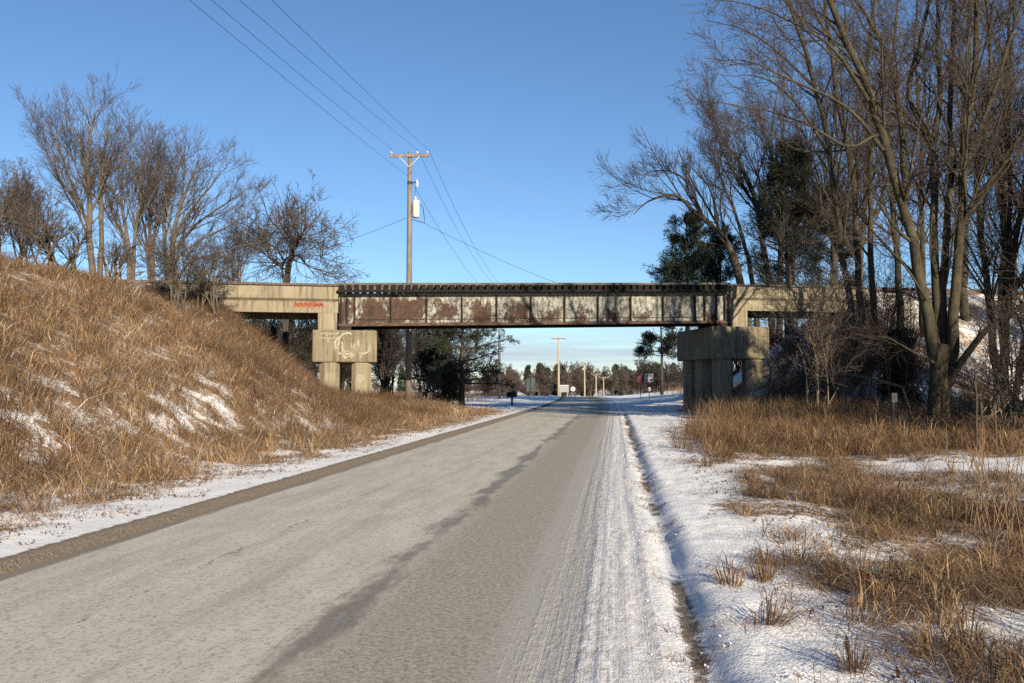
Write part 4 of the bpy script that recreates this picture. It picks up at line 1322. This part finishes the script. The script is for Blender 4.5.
# -- conifers
def needles(rng, cen, dirs, ln, wd, per, tint):
    """tufts: per thin triangles around every centre"""
    M = len(cen) * per
    c = np.repeat(cen, per, 0); d = np.repeat(dirs, per, 0)
    d = d + rng.normal(0, 0.55, (M, 3)); d /= np.linalg.norm(d, axis=1, keepdims=True)
    q = rng.normal(0, 1, (M, 3)); q -= (q * d).sum(1, keepdims=True) * d; q /= np.linalg.norm(q, axis=1, keepdims=True)
    L = ln * rng.uniform(0.6, 1.2, (M, 1)); Wd = wd * rng.uniform(0.6, 1.3, (M, 1))
    c = c + rng.normal(0, ln * 0.3, (M, 3))
    v = np.stack([c - q * Wd, c + d * L * 0.5 + q * Wd * 1.2, c + d * L], 1).reshape(-1, 3)
    f = np.arange(M * 3).reshape(-1, 3)
    col = np.repeat(np.repeat(tint[0] + (tint[1] - tint[0]) * rng.random((len(cen), 1)), per, 0) * rng.uniform(0.8, 1.2, (M, 1)), 3, 0)
    return v, f, col


def conifer(name, label, base, H, r, z0, limbs, spread, seed, shape, tint, ln=0.35, wd=0.03, per=10, lean=0.0, up=0.1, group=None, subs=9, bushy=None, whorls=0):
    rng = np.random.default_rng(seed)
    t = thing(name, label, 'tree', base, 0, group)
    tp = np.array([(lean * H * f * f, 0, H * f) for f in np.linspace(0, 1, 8)])[None]
    tp[0, 0, 2] = -0.3
    tp[0, 1:-1, :2] += rng.normal(0, 0.04, (6, 2))
    rad = np.linspace(r, 0.03, 8)[None]
    parts = [(tp, rad, 8)]
    f = rng.random(limbs)
    if whorls: f = (np.floor(f * whorls) + 0.5 + rng.uniform(-0.12, 0.12, limbs)) / whorls
    f = z0 + (0.98 - z0) * f
    az = rng.random(limbs) * 2 * np.pi
    st_p = np.stack([np.interp(f, np.linspace(0, 1, 8), tp[0, :, i]) for i in range(3)], -1)
    L = spread * np.array([shape((q_ - z0) / (1 - z0)) for q_ in f]) * rng.uniform(0.6, 1.15, limbs)
    if bushy is not None: L *= bushy(f, az)
    d = np.stack([np.cos(az), np.sin(az), np.full(limbs, up) + 0.5 * f * f], -1)
    lp, lrad = march(rng, st_p, d, np.maximum(L, 0.3), 0.015 + 0.016 * L, 6, 0.08, 0.02, 0.3, 0.008)
    parts.append((lp, lrad, 4))
    o = spawn(rng, lp, lrad, L, subs, 0.25, 1.0, 50, 15, 0.38, 0.5)
    p2, d2, L2, r2 = o
    L2 = np.maximum(L2, 0.25)
    sp2, sr2 = march(rng, p2, d2, L2, np.full(len(L2), 0.010), 3, 0.1, 0.06, 0.5, 0.006)
    parts.append((sp2, sr2, 3))
    v, q = tubes(parts)
    link('trunk', quads(name + '_trunk', v, q, MAT_BARKD, True), t)
    cen = np.concatenate([sp2[:, 1:].reshape(-1, 3), lp[:, 3:].reshape(-1, 3), tp[0, -1:].repeat(4, 0)])
    dd = np.concatenate([np.repeat(sp2[:, -1] - sp2[:, 0], 3, 0), np.repeat(lp[:, -1] - lp[:, 0], 4, 0), np.array([[0, 0, 1.]] * 4)])
    dd /= np.linalg.norm(dd, axis=1, keepdims=True) + 1e-9
    dd[:, 2] += 0.25
    v, f3, c = needles(rng, cen, dd, ln, wd, per, np.array(tint))
    link('crown', quads(name + '_crown', v, f3, MAT_NEEDLE, False, {'tint': c}), t)
    return t


T_PINE = ((0.014, 0.021, 0.014), (0.032, 0.042, 0.025))
T_DARK = ((0.011, 0.014, 0.009), (0.026, 0.029, 0.018))


def on(x, Y):
    p = px(x, 400, Y); return (p[0], Y, gh(p[0], Y) - 0.1)


def top_of(x, y, Y, b):
    return px(x, y, Y)[2] - b[2]


bb = on(462, 58)
conifer('pine_tree', 'dark pine with long level boughs reaching towards the road behind the bridge', bb, 7.0, 0.24, 0.20, 44, 4.3, 61, lambda q_: (1 - q_) ** 0.4, T_PINE, 0.26, 0.03, 12, 0, -0.06, 'pines beyond the bridge', whorls=7)
bb = on(450, 57)
conifer('evergreen_bush', 'very dark evergreen bush at the foot of the pine', bb, 2.7, 0.12, 0.02, 40, 1.05, 62, lambda q_: (1 - 0.8 * q_), T_DARK, 0.3, 0.02, 8, 0, 0.5)
bb = on(688, 62)
conifer('pine_tree', 'dark pine rising above the right end of the steel span', bb, top_of(688, 222, 62, bb), 0.28, 0.42, 60, 3.6, 63, lambda q_: 0.35 + 0.9 * (1 - q_) if q_ > .15 else 0.9, T_PINE, 0.4, 0.028, 11, 0, 0.3, 'pines beyond the bridge')
bb = on(722, 64)
conifer('pine_tree', 'smaller dark pine between the arching tree and the right pier', bb, top_of(722, 235, 64, bb), 0.25, 0.35, 50, 3.0, 64, lambda q_: 0.35 + 0.9 * (1 - q_), T_PINE, 0.4, 0.028, 10, 0, 0.25, 'pines beyond the bridge')
bb = on(790, 57)
conifer('evergreen_tree', 'tall dark evergreen behind the right approach span', bb, top_of(790, 150, 57, bb), 0.3, 0.25, 130, 3.2, 65, lambda q_: 0.4 + 0.8 * (1 - q_), T_DARK, 0.4, 0.022, 8, 0, 0.35, 'evergreens behind the right approach span')
bb = on(835, 62)
conifer('evergreen_tree', 'dark evergreen close right of the tallest evergreen', bb, top_of(835, 190, 62, bb), 0.3, 0.2, 100, 3.2, 66, lambda q_: 0.4 + 0.8 * (1 - q_), T_DARK, 0.4, 0.022, 8, 0, 0.35, 'evergreens behind the right approach span')
bb = on(662, 88)
conifer('pine_tree', 'slim pine with flat layered boughs just left of the right pier', bb, top_of(662, 300, 88, bb), 0.20, 0.35, 26, 2.9, 67, lambda q_: 0.9 - 0.3 * q_, T_DARK, 0.42, 0.04, 14, 0, 0.0, 'pines beyond the bridge')
for ox, oy, hh_ in ((20.5, 26.0, 11.6), (18.5, 24.3, 11.4)):  # unseen evergreens, added and sized to keep sun off the right pier
    conifer('evergreen_tree', 'unseen dark evergreen added beyond the right picture edge to shade the right pier', (ox, oy, gh(ox, oy) - 0.1), hh_, 0.25, 0.12, 110, 3.0, 69 + int(ox), lambda q_: 0.4 + 0.8 * (1 - q_), T_DARK, 0.4, 0.03, 8, 0, 0.3, 'evergreens added beyond the right picture edge')
bb = on(900, 33)
conifer('evergreen_shrub', 'small dark evergreen shrub on the snowy bank beside the big split trunk', bb, 3.2, 0.05, 0.05, 70, 0.8, 68, lambda q_: (1 - 0.7 * q_), ((0.02, 0.022, 0.012), (0.05, 0.05, 0.025)), 0.22, 0.014, 8, 0, 0.6)

# -- far tree line: kinds built once, then copied
protos = []
LV_FAR = [dict(k=12, t0=0.3, ang=40, angv=12, lr=0.42, rr=0.6, S=5, w=0.1, up=0.06, sides=4), dict(k=8, t0=0.1, ang=40, angv=14, lr=0.5, rr=0.7, S=3, w=0.12, up=0.05, sides=3), dict(k=5, t0=0.1, ang=40, angv=14, lr=0.5, rr=0.8, S=2, w=0.12, up=0.03, sides=3)]


def far_proto(kind, seed):
    if kind == 'pine':
        t = conifer('far_pine', None, (0, 0, 0), 13, 0.2, 0.06, 70, 2.3, seed, lambda q_: 0.25 + 0.9 * (1 - q_), ((0.02, 0.032, 0.022), (0.045, 0.06, 0.038)), 0.7, 0.09, 7)
    else:
        s_ = np.random.default_rng(seed)
        stl = [([(0, 0, 0), (s_.uniform(-.6, .6), s_.uniform(-.6, .6), 4), (s_.uniform(-2, 2), s_.uniform(-2, 2), 8.5 + s_.uniform(0, 2))], 0.16, 0.04) for _ in range(3)]
        t = bare_tree('far_tree', None, 'tree', (0, 0, 0), stl, LV_FAR, MAT_TWIGR, MAT_TWIGR if kind == 'bare' else MAT_TWIG, seed, 0.035, None, 8)
    return t


PR = {'pine': [far_proto('pine', 501), far_proto('pine', 502)], 'bare': [far_proto('bare', 503), far_proto('bare', 504), far_proto('pale', 505)]}
used = set()
rr_ = np.random.default_rng(77)
spots = []
for i in range(120):
    x = 200 + 500 * i / 119 if i % 3 == 0 else 480 + 215 * rr_.random() + rr_.uniform(-3, 3)
    dep = rr_.uniform(245, 360)
    kind = 'pine' if rr_.random() < (0.30 if 590 < x < 640 else 0.17) else 'bare'
    if kind == 'pine': dep += 30
    spots.append((x, dep, kind))
# clumps beside the road's far end
for x, dep in ((645, 118), (655, 112), (668, 108), (680, 104), (635, 140), (690, 112), (625, 175)):
    spots.append((x, dep, 'bare'))
for x, dep in ((470, 130), (485, 125), (500, 140), (515, 135), (530, 150), (545, 165), (440, 120), (455, 125)):
    spots.append((x, dep, 'low'))
for i, (x, dep, kind) in enumerate(spots):
    lst = PR['pine' if kind == 'pine' else 'bare']
    pr_ = lst[int(rr_.integers(len(lst)))]
    if pr_.name in used: o = copy_tree(pr_)
    else: o = pr_; used.add(pr_.name)
    p = px(x, 400, dep)
    o.location = (p[0], dep, gh(p[0], dep) - 0.2)
    H = 13.0 if kind == 'pine' else 10.0
    want = {'pine': rr_.uniform(364, 375), 'bare': rr_.uniform(364, 383), 'low': rr_.uniform(380, 388)}[kind]
    if dep < 180 and kind == 'bare': want = rr_.uniform(358, 374)
    sc_ = max(0.25, (px(x, want, dep)[2] - o.location.z) / H)
    o.scale = (sc_ * (1.1 if kind != 'low' else 1.8),) * 2 + (sc_,)
    o.rotation_euler = (0, 0, rr_.uniform(0, 6.28))
    if kind == 'pine':
        tag(o, 'dark conifer in the distant tree line beyond the road crest', 'tree', 'conifers in the distant tree line')
    elif kind == 'low':
        tag(o, 'low bare brush at the field edge left of the road crest', 'shrub', 'low brush at the far field edge')
    elif dep < 180:
        tag(o, 'bare brownish tree behind the snowbank near the small square sign', 'tree', 'bare trees behind the far snowbank')
    else:
        tag(o, 'bare brownish tree in the distant tree line beyond the road crest', 'tree', 'bare trees in the distant tree line')

# ------------------------------------------------------------------ grasses (nobody could count them)
DRY = np.array([(0.25, 0.150, 0.075), (0.19, 0.105, 0.052), (0.36, 0.245, 0.13), (0.12, 0.070, 0.043), (0.23, 0.168, 0.105), (0.16, 0.086, 0.048), (0.15, 0.105, 0.07), (0.11, 0.075, 0.052), (0.29, 0.205, 0.115)])
DRY = np.minimum(DRY * np.array((1.02, 1.02, 1.03)), 0.5)
FROST = np.vstack([DRY, DRY, DRY * 0.9, [[0.52, 0.50, 0.48]]])


def blades(name, X, Y, H, Wd, lean, pal, seed, label, zoff=-0.02, droop=0.5, clump=None, col_gain=1.0):
    rng = np.random.default_rng(seed)
    n = len(X)
    Z = ground_h(X, Y) + zoff
    az = rng.random(n) * 2 * np.pi
    ld = np.stack([np.cos(az), np.sin(az)], -1)
    L1 = lean * rng.uniform(0.2, 1.3, n)
    root = np.stack([X, Y, Z], -1)
    mid_ = root + np.stack([ld[:, 0] * L1 * H * 0.45, ld[:, 1] * L1 * H * 0.45, H * 0.6], -1)
    dr = droop * rng.random(n)
    tip = root + np.stack([ld[:, 0] * L1 * H * (1.0 + dr), ld[:, 1] * L1 * H * (1.0 + dr), H * (1.0 - 0.55 * dr)], -1)
    fa = rng.random(n) * np.pi
    sd = np.stack([np.cos(fa), np.sin(fa), np.zeros(n)], -1) * (Wd / 2)[:, None]
    v = np.stack([root - sd, root + sd, mid_ - sd * 0.8, mid_ + sd * 0.8, tip], 1).reshape(-1, 3)
    b = (np.arange(n) * 5)[:, None]
    tri = np.concatenate([b + np.array([[0, 1, 3]]), b + np.array([[0, 3, 2]]), b + np.array([[2, 3, 4]])], 0)
    c = pal[rng.integers(len(pal), size=n)] * rng.uniform(0.7, 1.3, (n, 1)) * col_gain
    if clump is not None: c = c * clump[:, None]
    col = np.repeat(c, 5, 0)
    o = link(name, quads(name, v, tri, MAT_GRASS, False, {'tint': col}))
    return tag(o, label, 'grass', None, 'stuff')


def tussocks(name, cx, cy, rad, per, hgt, wd, pal, seed, label):
    """mop-like clumps: blades leave the middle and fall outwards"""
    rng = np.random.default_rng(seed)
    M = len(cx)
    R_ = rad * rng.uniform(0.5, 1.4, M); H_ = hgt * rng.uniform(0.5, 1.35, M); tone = rng.uniform(0.62, 1.4, M)
    i = np.repeat(np.arange(M), per); n = len(i)
    a = rng.random(n) * 2 * np.pi; q = rng.random(n) ** 0.6
    r0 = R_[i] * 0.45 * q; d = np.stack([np.cos(a), np.sin(a)], -1)
    comb = rng.normal(0, 0.5, (M, 2))[i]
    dd = d + comb + rng.normal(0, 0.35, (n, 2))
    X = cx[i] + d[:, 0] * r0; Y = cy[i] + d[:, 1] * r0
    h = H_[i] * (1.1 - 0.7 * q) * rng.uniform(0.5, 1.3, n)
    reach = R_[i] * rng.uniform(0.3, 1.1, n)
    Z = ground_h(X, Y) - 0.01
    root = np.stack([X, Y, Z], -1)
    m1 = root + np.stack([dd[:, 0] * reach * 0.30, dd[:, 1] * reach * 0.30, h * 0.75], -1)
    m2 = root + np.stack([dd[:, 0] * reach * 0.75, dd[:, 1] * reach * 0.75, h * 0.92], -1)
    tip = root + np.stack([dd[:, 0] * reach * 1.25, dd[:, 1] * reach * 1.25, h * rng.uniform(0.1, 0.8, n)], -1)
    fa = rng.random(n) * np.pi
    sd = np.stack([np.cos(fa), np.sin(fa), np.zeros(n)], -1) * (wd * rng.uniform(0.6, 1.4, n) / 2)[:, None]
    v = np.stack([root - sd, root + sd, m1 - sd, m1 + sd, m2 - sd * 0.8, m2 + sd * 0.8, tip], 1).reshape(-1, 3)
    b = (np.arange(n) * 7)[:, None]
    tri = np.concatenate([b + np.array([[0, 1, 3]]), b + np.array([[0, 3, 2]]), b + np.array([[2, 3, 5]]), b + np.array([[2, 5, 4]]), b + np.array([[4, 5, 6]])], 0)
    c = pal[rng.integers(len(pal), size=n)] * rng.uniform(0.7, 1.3, (n, 1)) * tone[i][:, None]
    o = link(name, quads(name, v, tri, MAT_GRASS, False, {'tint': np.repeat(c, 7, 0)}))
    return tag(o, label, 'grass', None, 'stuff')


def scatter(n, s0, s1, t0, t1, seed, dens):
    rng = np.random.default_rng(seed)
    s = s0 + (s1 - s0) * rng.random(n); t = t0 + (t1 - t0) * rng.random(n)
    x, y = xy(s, t)
    keep = rng.random(n) < dens(x, y, s, t)
    # only what the picture could see, with a margin
    inside = (y > 1.5) & (np.abs(x) < 0.75 * y + 2.5)
    keep &= inside
    return x[keep], y[keep], s[keep], t[keep]


def clumped(cx, cy, per, rad, rng):
    n = len(cx) * per
    r = rad * np.sqrt(rng.random(n)); a = rng.random(n) * 2 * np.pi
    return np.repeat(cx, per) + r * np.cos(a), np.repeat(cy, per) + r * np.sin(a)


rng = np.random.default_rng(9)


def d_hill(x, y, s, t):
    c = cover_at(x, y)
    return np.clip((c - 0.34) * 5.0, 0, 1) * (0.14 + 0.86 * sstep(0.36, 0.50, fbm(x * 2.2, y * 2.2, 55, 4))) * (an(x, y)[1] < 1.0)


cx, cy, cs_, ct_ = scatter(33000, 4, 50, -25, -4.6, 81, d_hill)
X, Y = clumped(cx, cy, 15, 0.17, rng)
hn = 0.16 + 0.60 * fbm(X * 0.55, Y * 0.55, 91, 3)
Hh = hn * rng.uniform(0.3, 1.35, len(X))
Ww = np.clip(0.0028 + 0.00020 * Y, 0.0035, 0.012) * rng.uniform(0.6, 1.4, len(X))
cl = np.repeat(rng.uniform(0.65, 1.55, len(cx)), 15) * (0.62 + 0.95 * fbm(X * 0.5, Y * 0.5, 95, 4))
blades('hill_grass', X, Y, Hh, Ww, 1.05, FROST, 82, 'tall tan dead grass matting the left hillside', clump=cl, droop=0.8)
# dark branching weed stems standing among it
cx, cy, _, _ = scatter(9000, 5, 46, -24, -5.6, 881, lambda x, y, s, t: sstep(0.46, 0.62, fbm(x * 0.3, y * 0.3, 59, 3)) * (an(x, y)[1] < 0.5))
X, Y = clumped(cx, cy, 9, 0.22, rng)
blades('hill_weeds', X, Y, rng.uniform(0.35, 1.05, len(X)), np.clip(0.003 + 0.0002 * Y, 0.004, 0.011) * rng.uniform(0.7, 1.3, len(X)), 0.6, DRY[[3, 5, 7]] * 0.8, 882, 'dark brown weed stems tangled through the hillside grass', droop=0.4)
# small tufts breaking the snow at the hill's foot
cx, cy, _, _ = scatter(12000, 4, 48, -6.8, -3.6, 83, lambda x, y, s, t: np.clip(0.10 + 0.9 * sstep(-3.8, -5.0, t), 0, 1) * sstep(0.33, 0.56, fbm(x * 1.1, y * 1.1, 58, 3)) * 1.3)
X, Y = clumped(cx, cy, 9, 0.07, rng)
blades('verge_grass', X, Y, rng.uniform(0.02, 0.15, len(X)), rng.uniform(0.003, 0.008, len(X)), 1.0, DRY, 84, 'short dead tufts poking through the left roadside snow')


# right side: standing grass band and matted foreground
def d_band(x, y, s, t):
    return sstep(16.5, 19.5, y) * sstep(33, 27, y) * sstep(3.0, 5.0, t - 0.12 * (s - 20)) * (0.12 + 0.88 * sstep(0.40, 0.56, fbm(x * 0.7, y * 0.7, 66, 4))) * sstep(30, 22, t)


cx, cy, _, _ = scatter(10000, 14, 36, 3.5, 26, 85, d_band)
X, Y = clumped(cx, cy, 14, 0.2, rng)
Hh = (0.10 + 0.95 * fbm(X * 0.5, Y * 0.5, 93, 3)) * rng.uniform(0.3, 1.25, len(X))
blades('bank_grass', X, Y, Hh, rng.uniform(0.004, 0.009, len(X)), 0.9, DRY * np.array((0.92, 0.88, 0.84)), 86, 'standing brown dead grass at the foot of the right bank', droop=0.75, clump=np.repeat(rng.uniform(0.55, 1.4, len(cx)), 14) * (0.5 + 1.0 * fbm(X * 0.6, Y * 0.6, 96, 3)))


def d_pier(x, y, s, t):
    return sstep(27, 31, y) * sstep(47, 40, y) * sstep(4.2, 6.5, t - 0.02 * s) * sstep(20, 14, t) * (0.4 + 0.6 * sstep(0.38, 0.55, fbm(x * 0.6, y * 0.6, 67, 3)))


cx, cy, _, _ = scatter(6000, 26, 48, 4, 20, 87, d_pier)
X, Y = clumped(cx, cy, 13, 0.26, rng)
blades('pier_grass', X, Y, rng.uniform(0.3, 1.3, len(X)), rng.uniform(0.007, 0.012, len(X)), 0.5, DRY * 0.9, 88, 'tall brown dead grass in front of the right pier')


def d_fore(x, y, s, t):
    start = 3.1 + 0.085 * np.clip(s - 4, 0, 18)
    hole = np.exp(-(((x - 8.6) / 2.6) ** 2 + ((y - 15.0) / 2.2) ** 2))
    return np.clip(sstep(-0.3, 1.4, t - start) * sstep(0.43, 0.58, fbm(x * 0.95, y * 0.95, 68, 4)) * 1.2 + 0.05 * sstep(-0.8, 0, t - start), 0, 1) * (1 - 0.97 * np.clip(hole * 1.3, 0, 1)) * sstep(19, 16, y)


cx, cy, _, _ = scatter(5000, 2.0, 20, 2.6, 14, 89, d_fore)
X, Y = clumped(cx, cy, 26, 0.17, rng)
Hh = (0.04 + 0.36 * fbm(X * 1.1, Y * 1.1, 94, 3)) * rng.uniform(0.3, 1.3, len(X))
blades('matted_grass', X, Y, Hh, rng.uniform(0.003, 0.0065, len(X)), 1.35, FROST[:-1] * 0.92, 90, 'matted brown dead grass over the snow in the right foreground', droop=0.95, clump=np.repeat(rng.uniform(0.6, 1.4, len(cx)), 26) * (0.55 + 0.95 * fbm(X * 1.1, Y * 1.1, 97, 3)))
cx, cy, _, _ = scatter(3000, 2.0, 21, 2.9, 15, 189, lambda x, y, s, t: np.clip(sstep(-0.7, 1.0, t - (3.1 + 0.085 * np.clip(s - 4, 0, 18))) * sstep(0.43, 0.58, fbm(x * 1.2, y * 1.2, 168, 4)), 0, 1) * (1 - np.clip(1.4 * np.exp(-(((x - 8.6) / 2.8) ** 2 + ((y - 15.0) / 2.3) ** 2)), 0, 1)))
tussocks('tussock_grass', cx, cy, 0.29, 90, 0.24, 0.005, FROST[:-1] * 0.95, 190, 'mop like tussocks of dead grass with snow between in the right foreground')
cx, cy, _, _ = scatter(1800, 14, 36, 3.5, 26, 193, d_band)
tussocks('bank_tussocks', cx, cy, 0.45, 70, 0.55, 0.009, DRY * 0.95, 194, 'drooping brown grass tussocks at the foot of the right bank')
cx, cy, _, _ = scatter(4200, 4, 46, -22, -5.0, 191, d_hill)
tussocks('hill_tussocks', cx, cy, 0.38, 46, 0.42, 0.008, DRY * 1.1, 192, 'pale drooping grass tussocks over the left hillside')
# crusts of snow thrown up along the pavement's edge
rngc = np.random.default_rng(195)
nc = 900
sc_ = 2.0 + 36 * rngc.random(nc) ** 1.6
tc_ = np.where(rngc.random(nc) < 0.6, rngc.normal(2.36, 0.13, nc), rngc.normal(3.0, 0.35, nc))
tc_ = np.maximum(tc_, 1.75)
cx, cy = xy(sc_, tc_)
cz = np.where(tc_ < 2.36, pave_z(sc_, tc_), ground_h(cx, cy))
oc = np.array([(1, 0, 0), (0, 1, 0), (-1, 0, 0), (0, -1, 0), (0, 0, 0.8), (0, 0, -0.8)], float)
of = np.array([(0, 1, 4), (1, 2, 4), (2, 3, 4), (3, 0, 4), (1, 0, 5), (2, 1, 5), (3, 2, 5), (0, 3, 5)])
sz = 0.003 + 0.010 * rngc.random(nc) ** 3
vv = np.stack([cx, cy, cz + sz * 0.3], -1)[:, None, :] + oc[None] * sz[:, None, None] * rngc.uniform(0.5, 1.5, (nc, 6, 3))
me = quads('snow_crumbs', vv.reshape(-1, 3), (np.arange(nc)[:, None, None] * 6 + of[None]).reshape(-1, 3), MAT_CRUMB, False)
tag(link('snow_crumbs', me), 'crumbs of crusted snow along the right edge of the pavement', 'snow', None, 'stuff')
# debris caught in the rut
s_c = rng.uniform(3, 40, 420); keep = fbm(s_c * 0.6, s_c * 0, 5, 3) > 0.5
s_c = s_c[keep]
cx, cy = xy(s_c, 2.54 + rng.normal(0, 0.08, len(s_c)))
X, Y = clumped(cx, cy, 22, 0.12, rng)
blades('rut_weeds', X, Y, rng.uniform(0.02, 0.09, len(X)), rng.uniform(0.003, 0.006, len(X)), 1.4, DRY * 0.7, 91, 'dead weeds and soil showing in the rut beside the pavement', droop=0.9)
# sparse stems on the snowy right bank
cx, cy, _, _ = scatter(16000, 22, 52, 6.5, 40, 92, lambda x, y, s, t: 0.75 * sstep(25, 30, y) * (an(x, y)[1] < 0) * sstep(0.35, 0.6, fbm(x * 0.9, y * 0.9, 69, 3)))
X, Y = clumped(cx, cy, 8, 0.3, rng)
blades('bank_litter', X, Y, rng.uniform(0.05, 0.32, len(X)), rng.uniform(0.01, 0.022, len(X)), 1.1, DRY * 0.6, 93, 'fallen leaves and dead stems strewn over the snowy right bank', droop=0.9)
# field grass beyond the bridge
cx, cy, _, _ = scatter(9000, 56, 125, -45, 40, 94, lambda x, y, s, t: sstep(7, 13, np.abs(t)) * sstep(0.40, 0.6, fbm(x * 0.15, y * 0.15, 70, 3)) * (np.abs(x) < 0.35 * y))
X, Y = clumped(cx, cy, 9, 0.5, rng)
blades('field_grass', X, Y, rng.uniform(0.25, 0.8, len(X)), rng.uniform(0.02, 0.04, len(X)), 0.4, DRY * 0.8, 95, 'pale dead grass over the field beyond the bridge')


# dead leaves and broken stems lying on the snow
cx1, cy1, _, _ = scatter(30000, 3, 48, -5.8, -3.45, 96, lambda x, y, s, t: (0.12 + 0.88 * sstep(-3.6, -4.8, t)) * sstep(0.36, 0.60, fbm(x * 1.6, y * 1.6, 71, 3)))
cx2, cy2, _, _ = scatter(30000, 2, 30, 2.9, 9, 97, lambda x, y, s, t: (0.05 + 0.95 * sstep(3.1, 4.4, t)) * sstep(0.36, 0.62, fbm(x * 1.5, y * 1.5, 72, 3)))
cx = np.concatenate([cx1, cx2]); cy = np.concatenate([cy1, cy2])
X, Y = clumped(cx, cy, 2, 0.05, rng)
blades('leaf_litter', X, Y, rng.uniform(0.012, 0.06, len(X)), rng.uniform(0.006, 0.022, len(X)), 1.6, DRY * 0.8, 98, 'dead leaves and bits of stem scattered over the roadside snow', zoff=0.002, droop=0.9)


# tall weeds at the right edge, one plant each
def weed(label, x, Y, n, h, seed):
    bb = base_on_ground(x, Y)
    rng = np.random.default_rng(seed)
    stl = []
    for j in range(n):
        a = bb + np.array((rng.normal(0, .16), rng.normal(0, .16), 0.1))
        hh_ = h * rng.uniform(0.6, 1.1)
        tip = a + np.array((rng.normal(0, .26), rng.normal(0, .26), hh_))
        stl.append(([a, (a + tip) / 2 + rng.normal(0, .02, 3), tip], 0.0052, 0.003))
    bare_tree('tall_weed', label, 'weed', bb, stl, [dict(LV_SHRUB[0], k=5, t0=0.35, lr=0.22, trunk=False), dict(LV_SHRUB[1], k=3, lr=0.5)], MAT_WEED, MAT_WEED, seed, 0.002, 'tall dead weeds at the right edge', 8)


MAT_WEED = simple_mat('dead_weed_stem', (0.12, 0.077, 0.047), (0.22, 0.145, 0.085), 6, 0.9, 0.0)
weed('tallest dead weed stalks standing at the right edge', 992, 8.6, 14, 1.45, 601)
weed('dead weed stalks just left of the tallest stalks', 958, 9.2, 9, 1.1, 602)
weed('dead weed stalks half cut off by the right picture edge', 1022, 7.8, 12, 1.2, 603)
weed('sparse dead weed stalks before the open snow patch', 915, 10.0, 7, 0.9, 604)
weed('few thin weed stalks among the matted grass, leftmost of the weeds', 866, 10.5, 6, 0.75, 605)
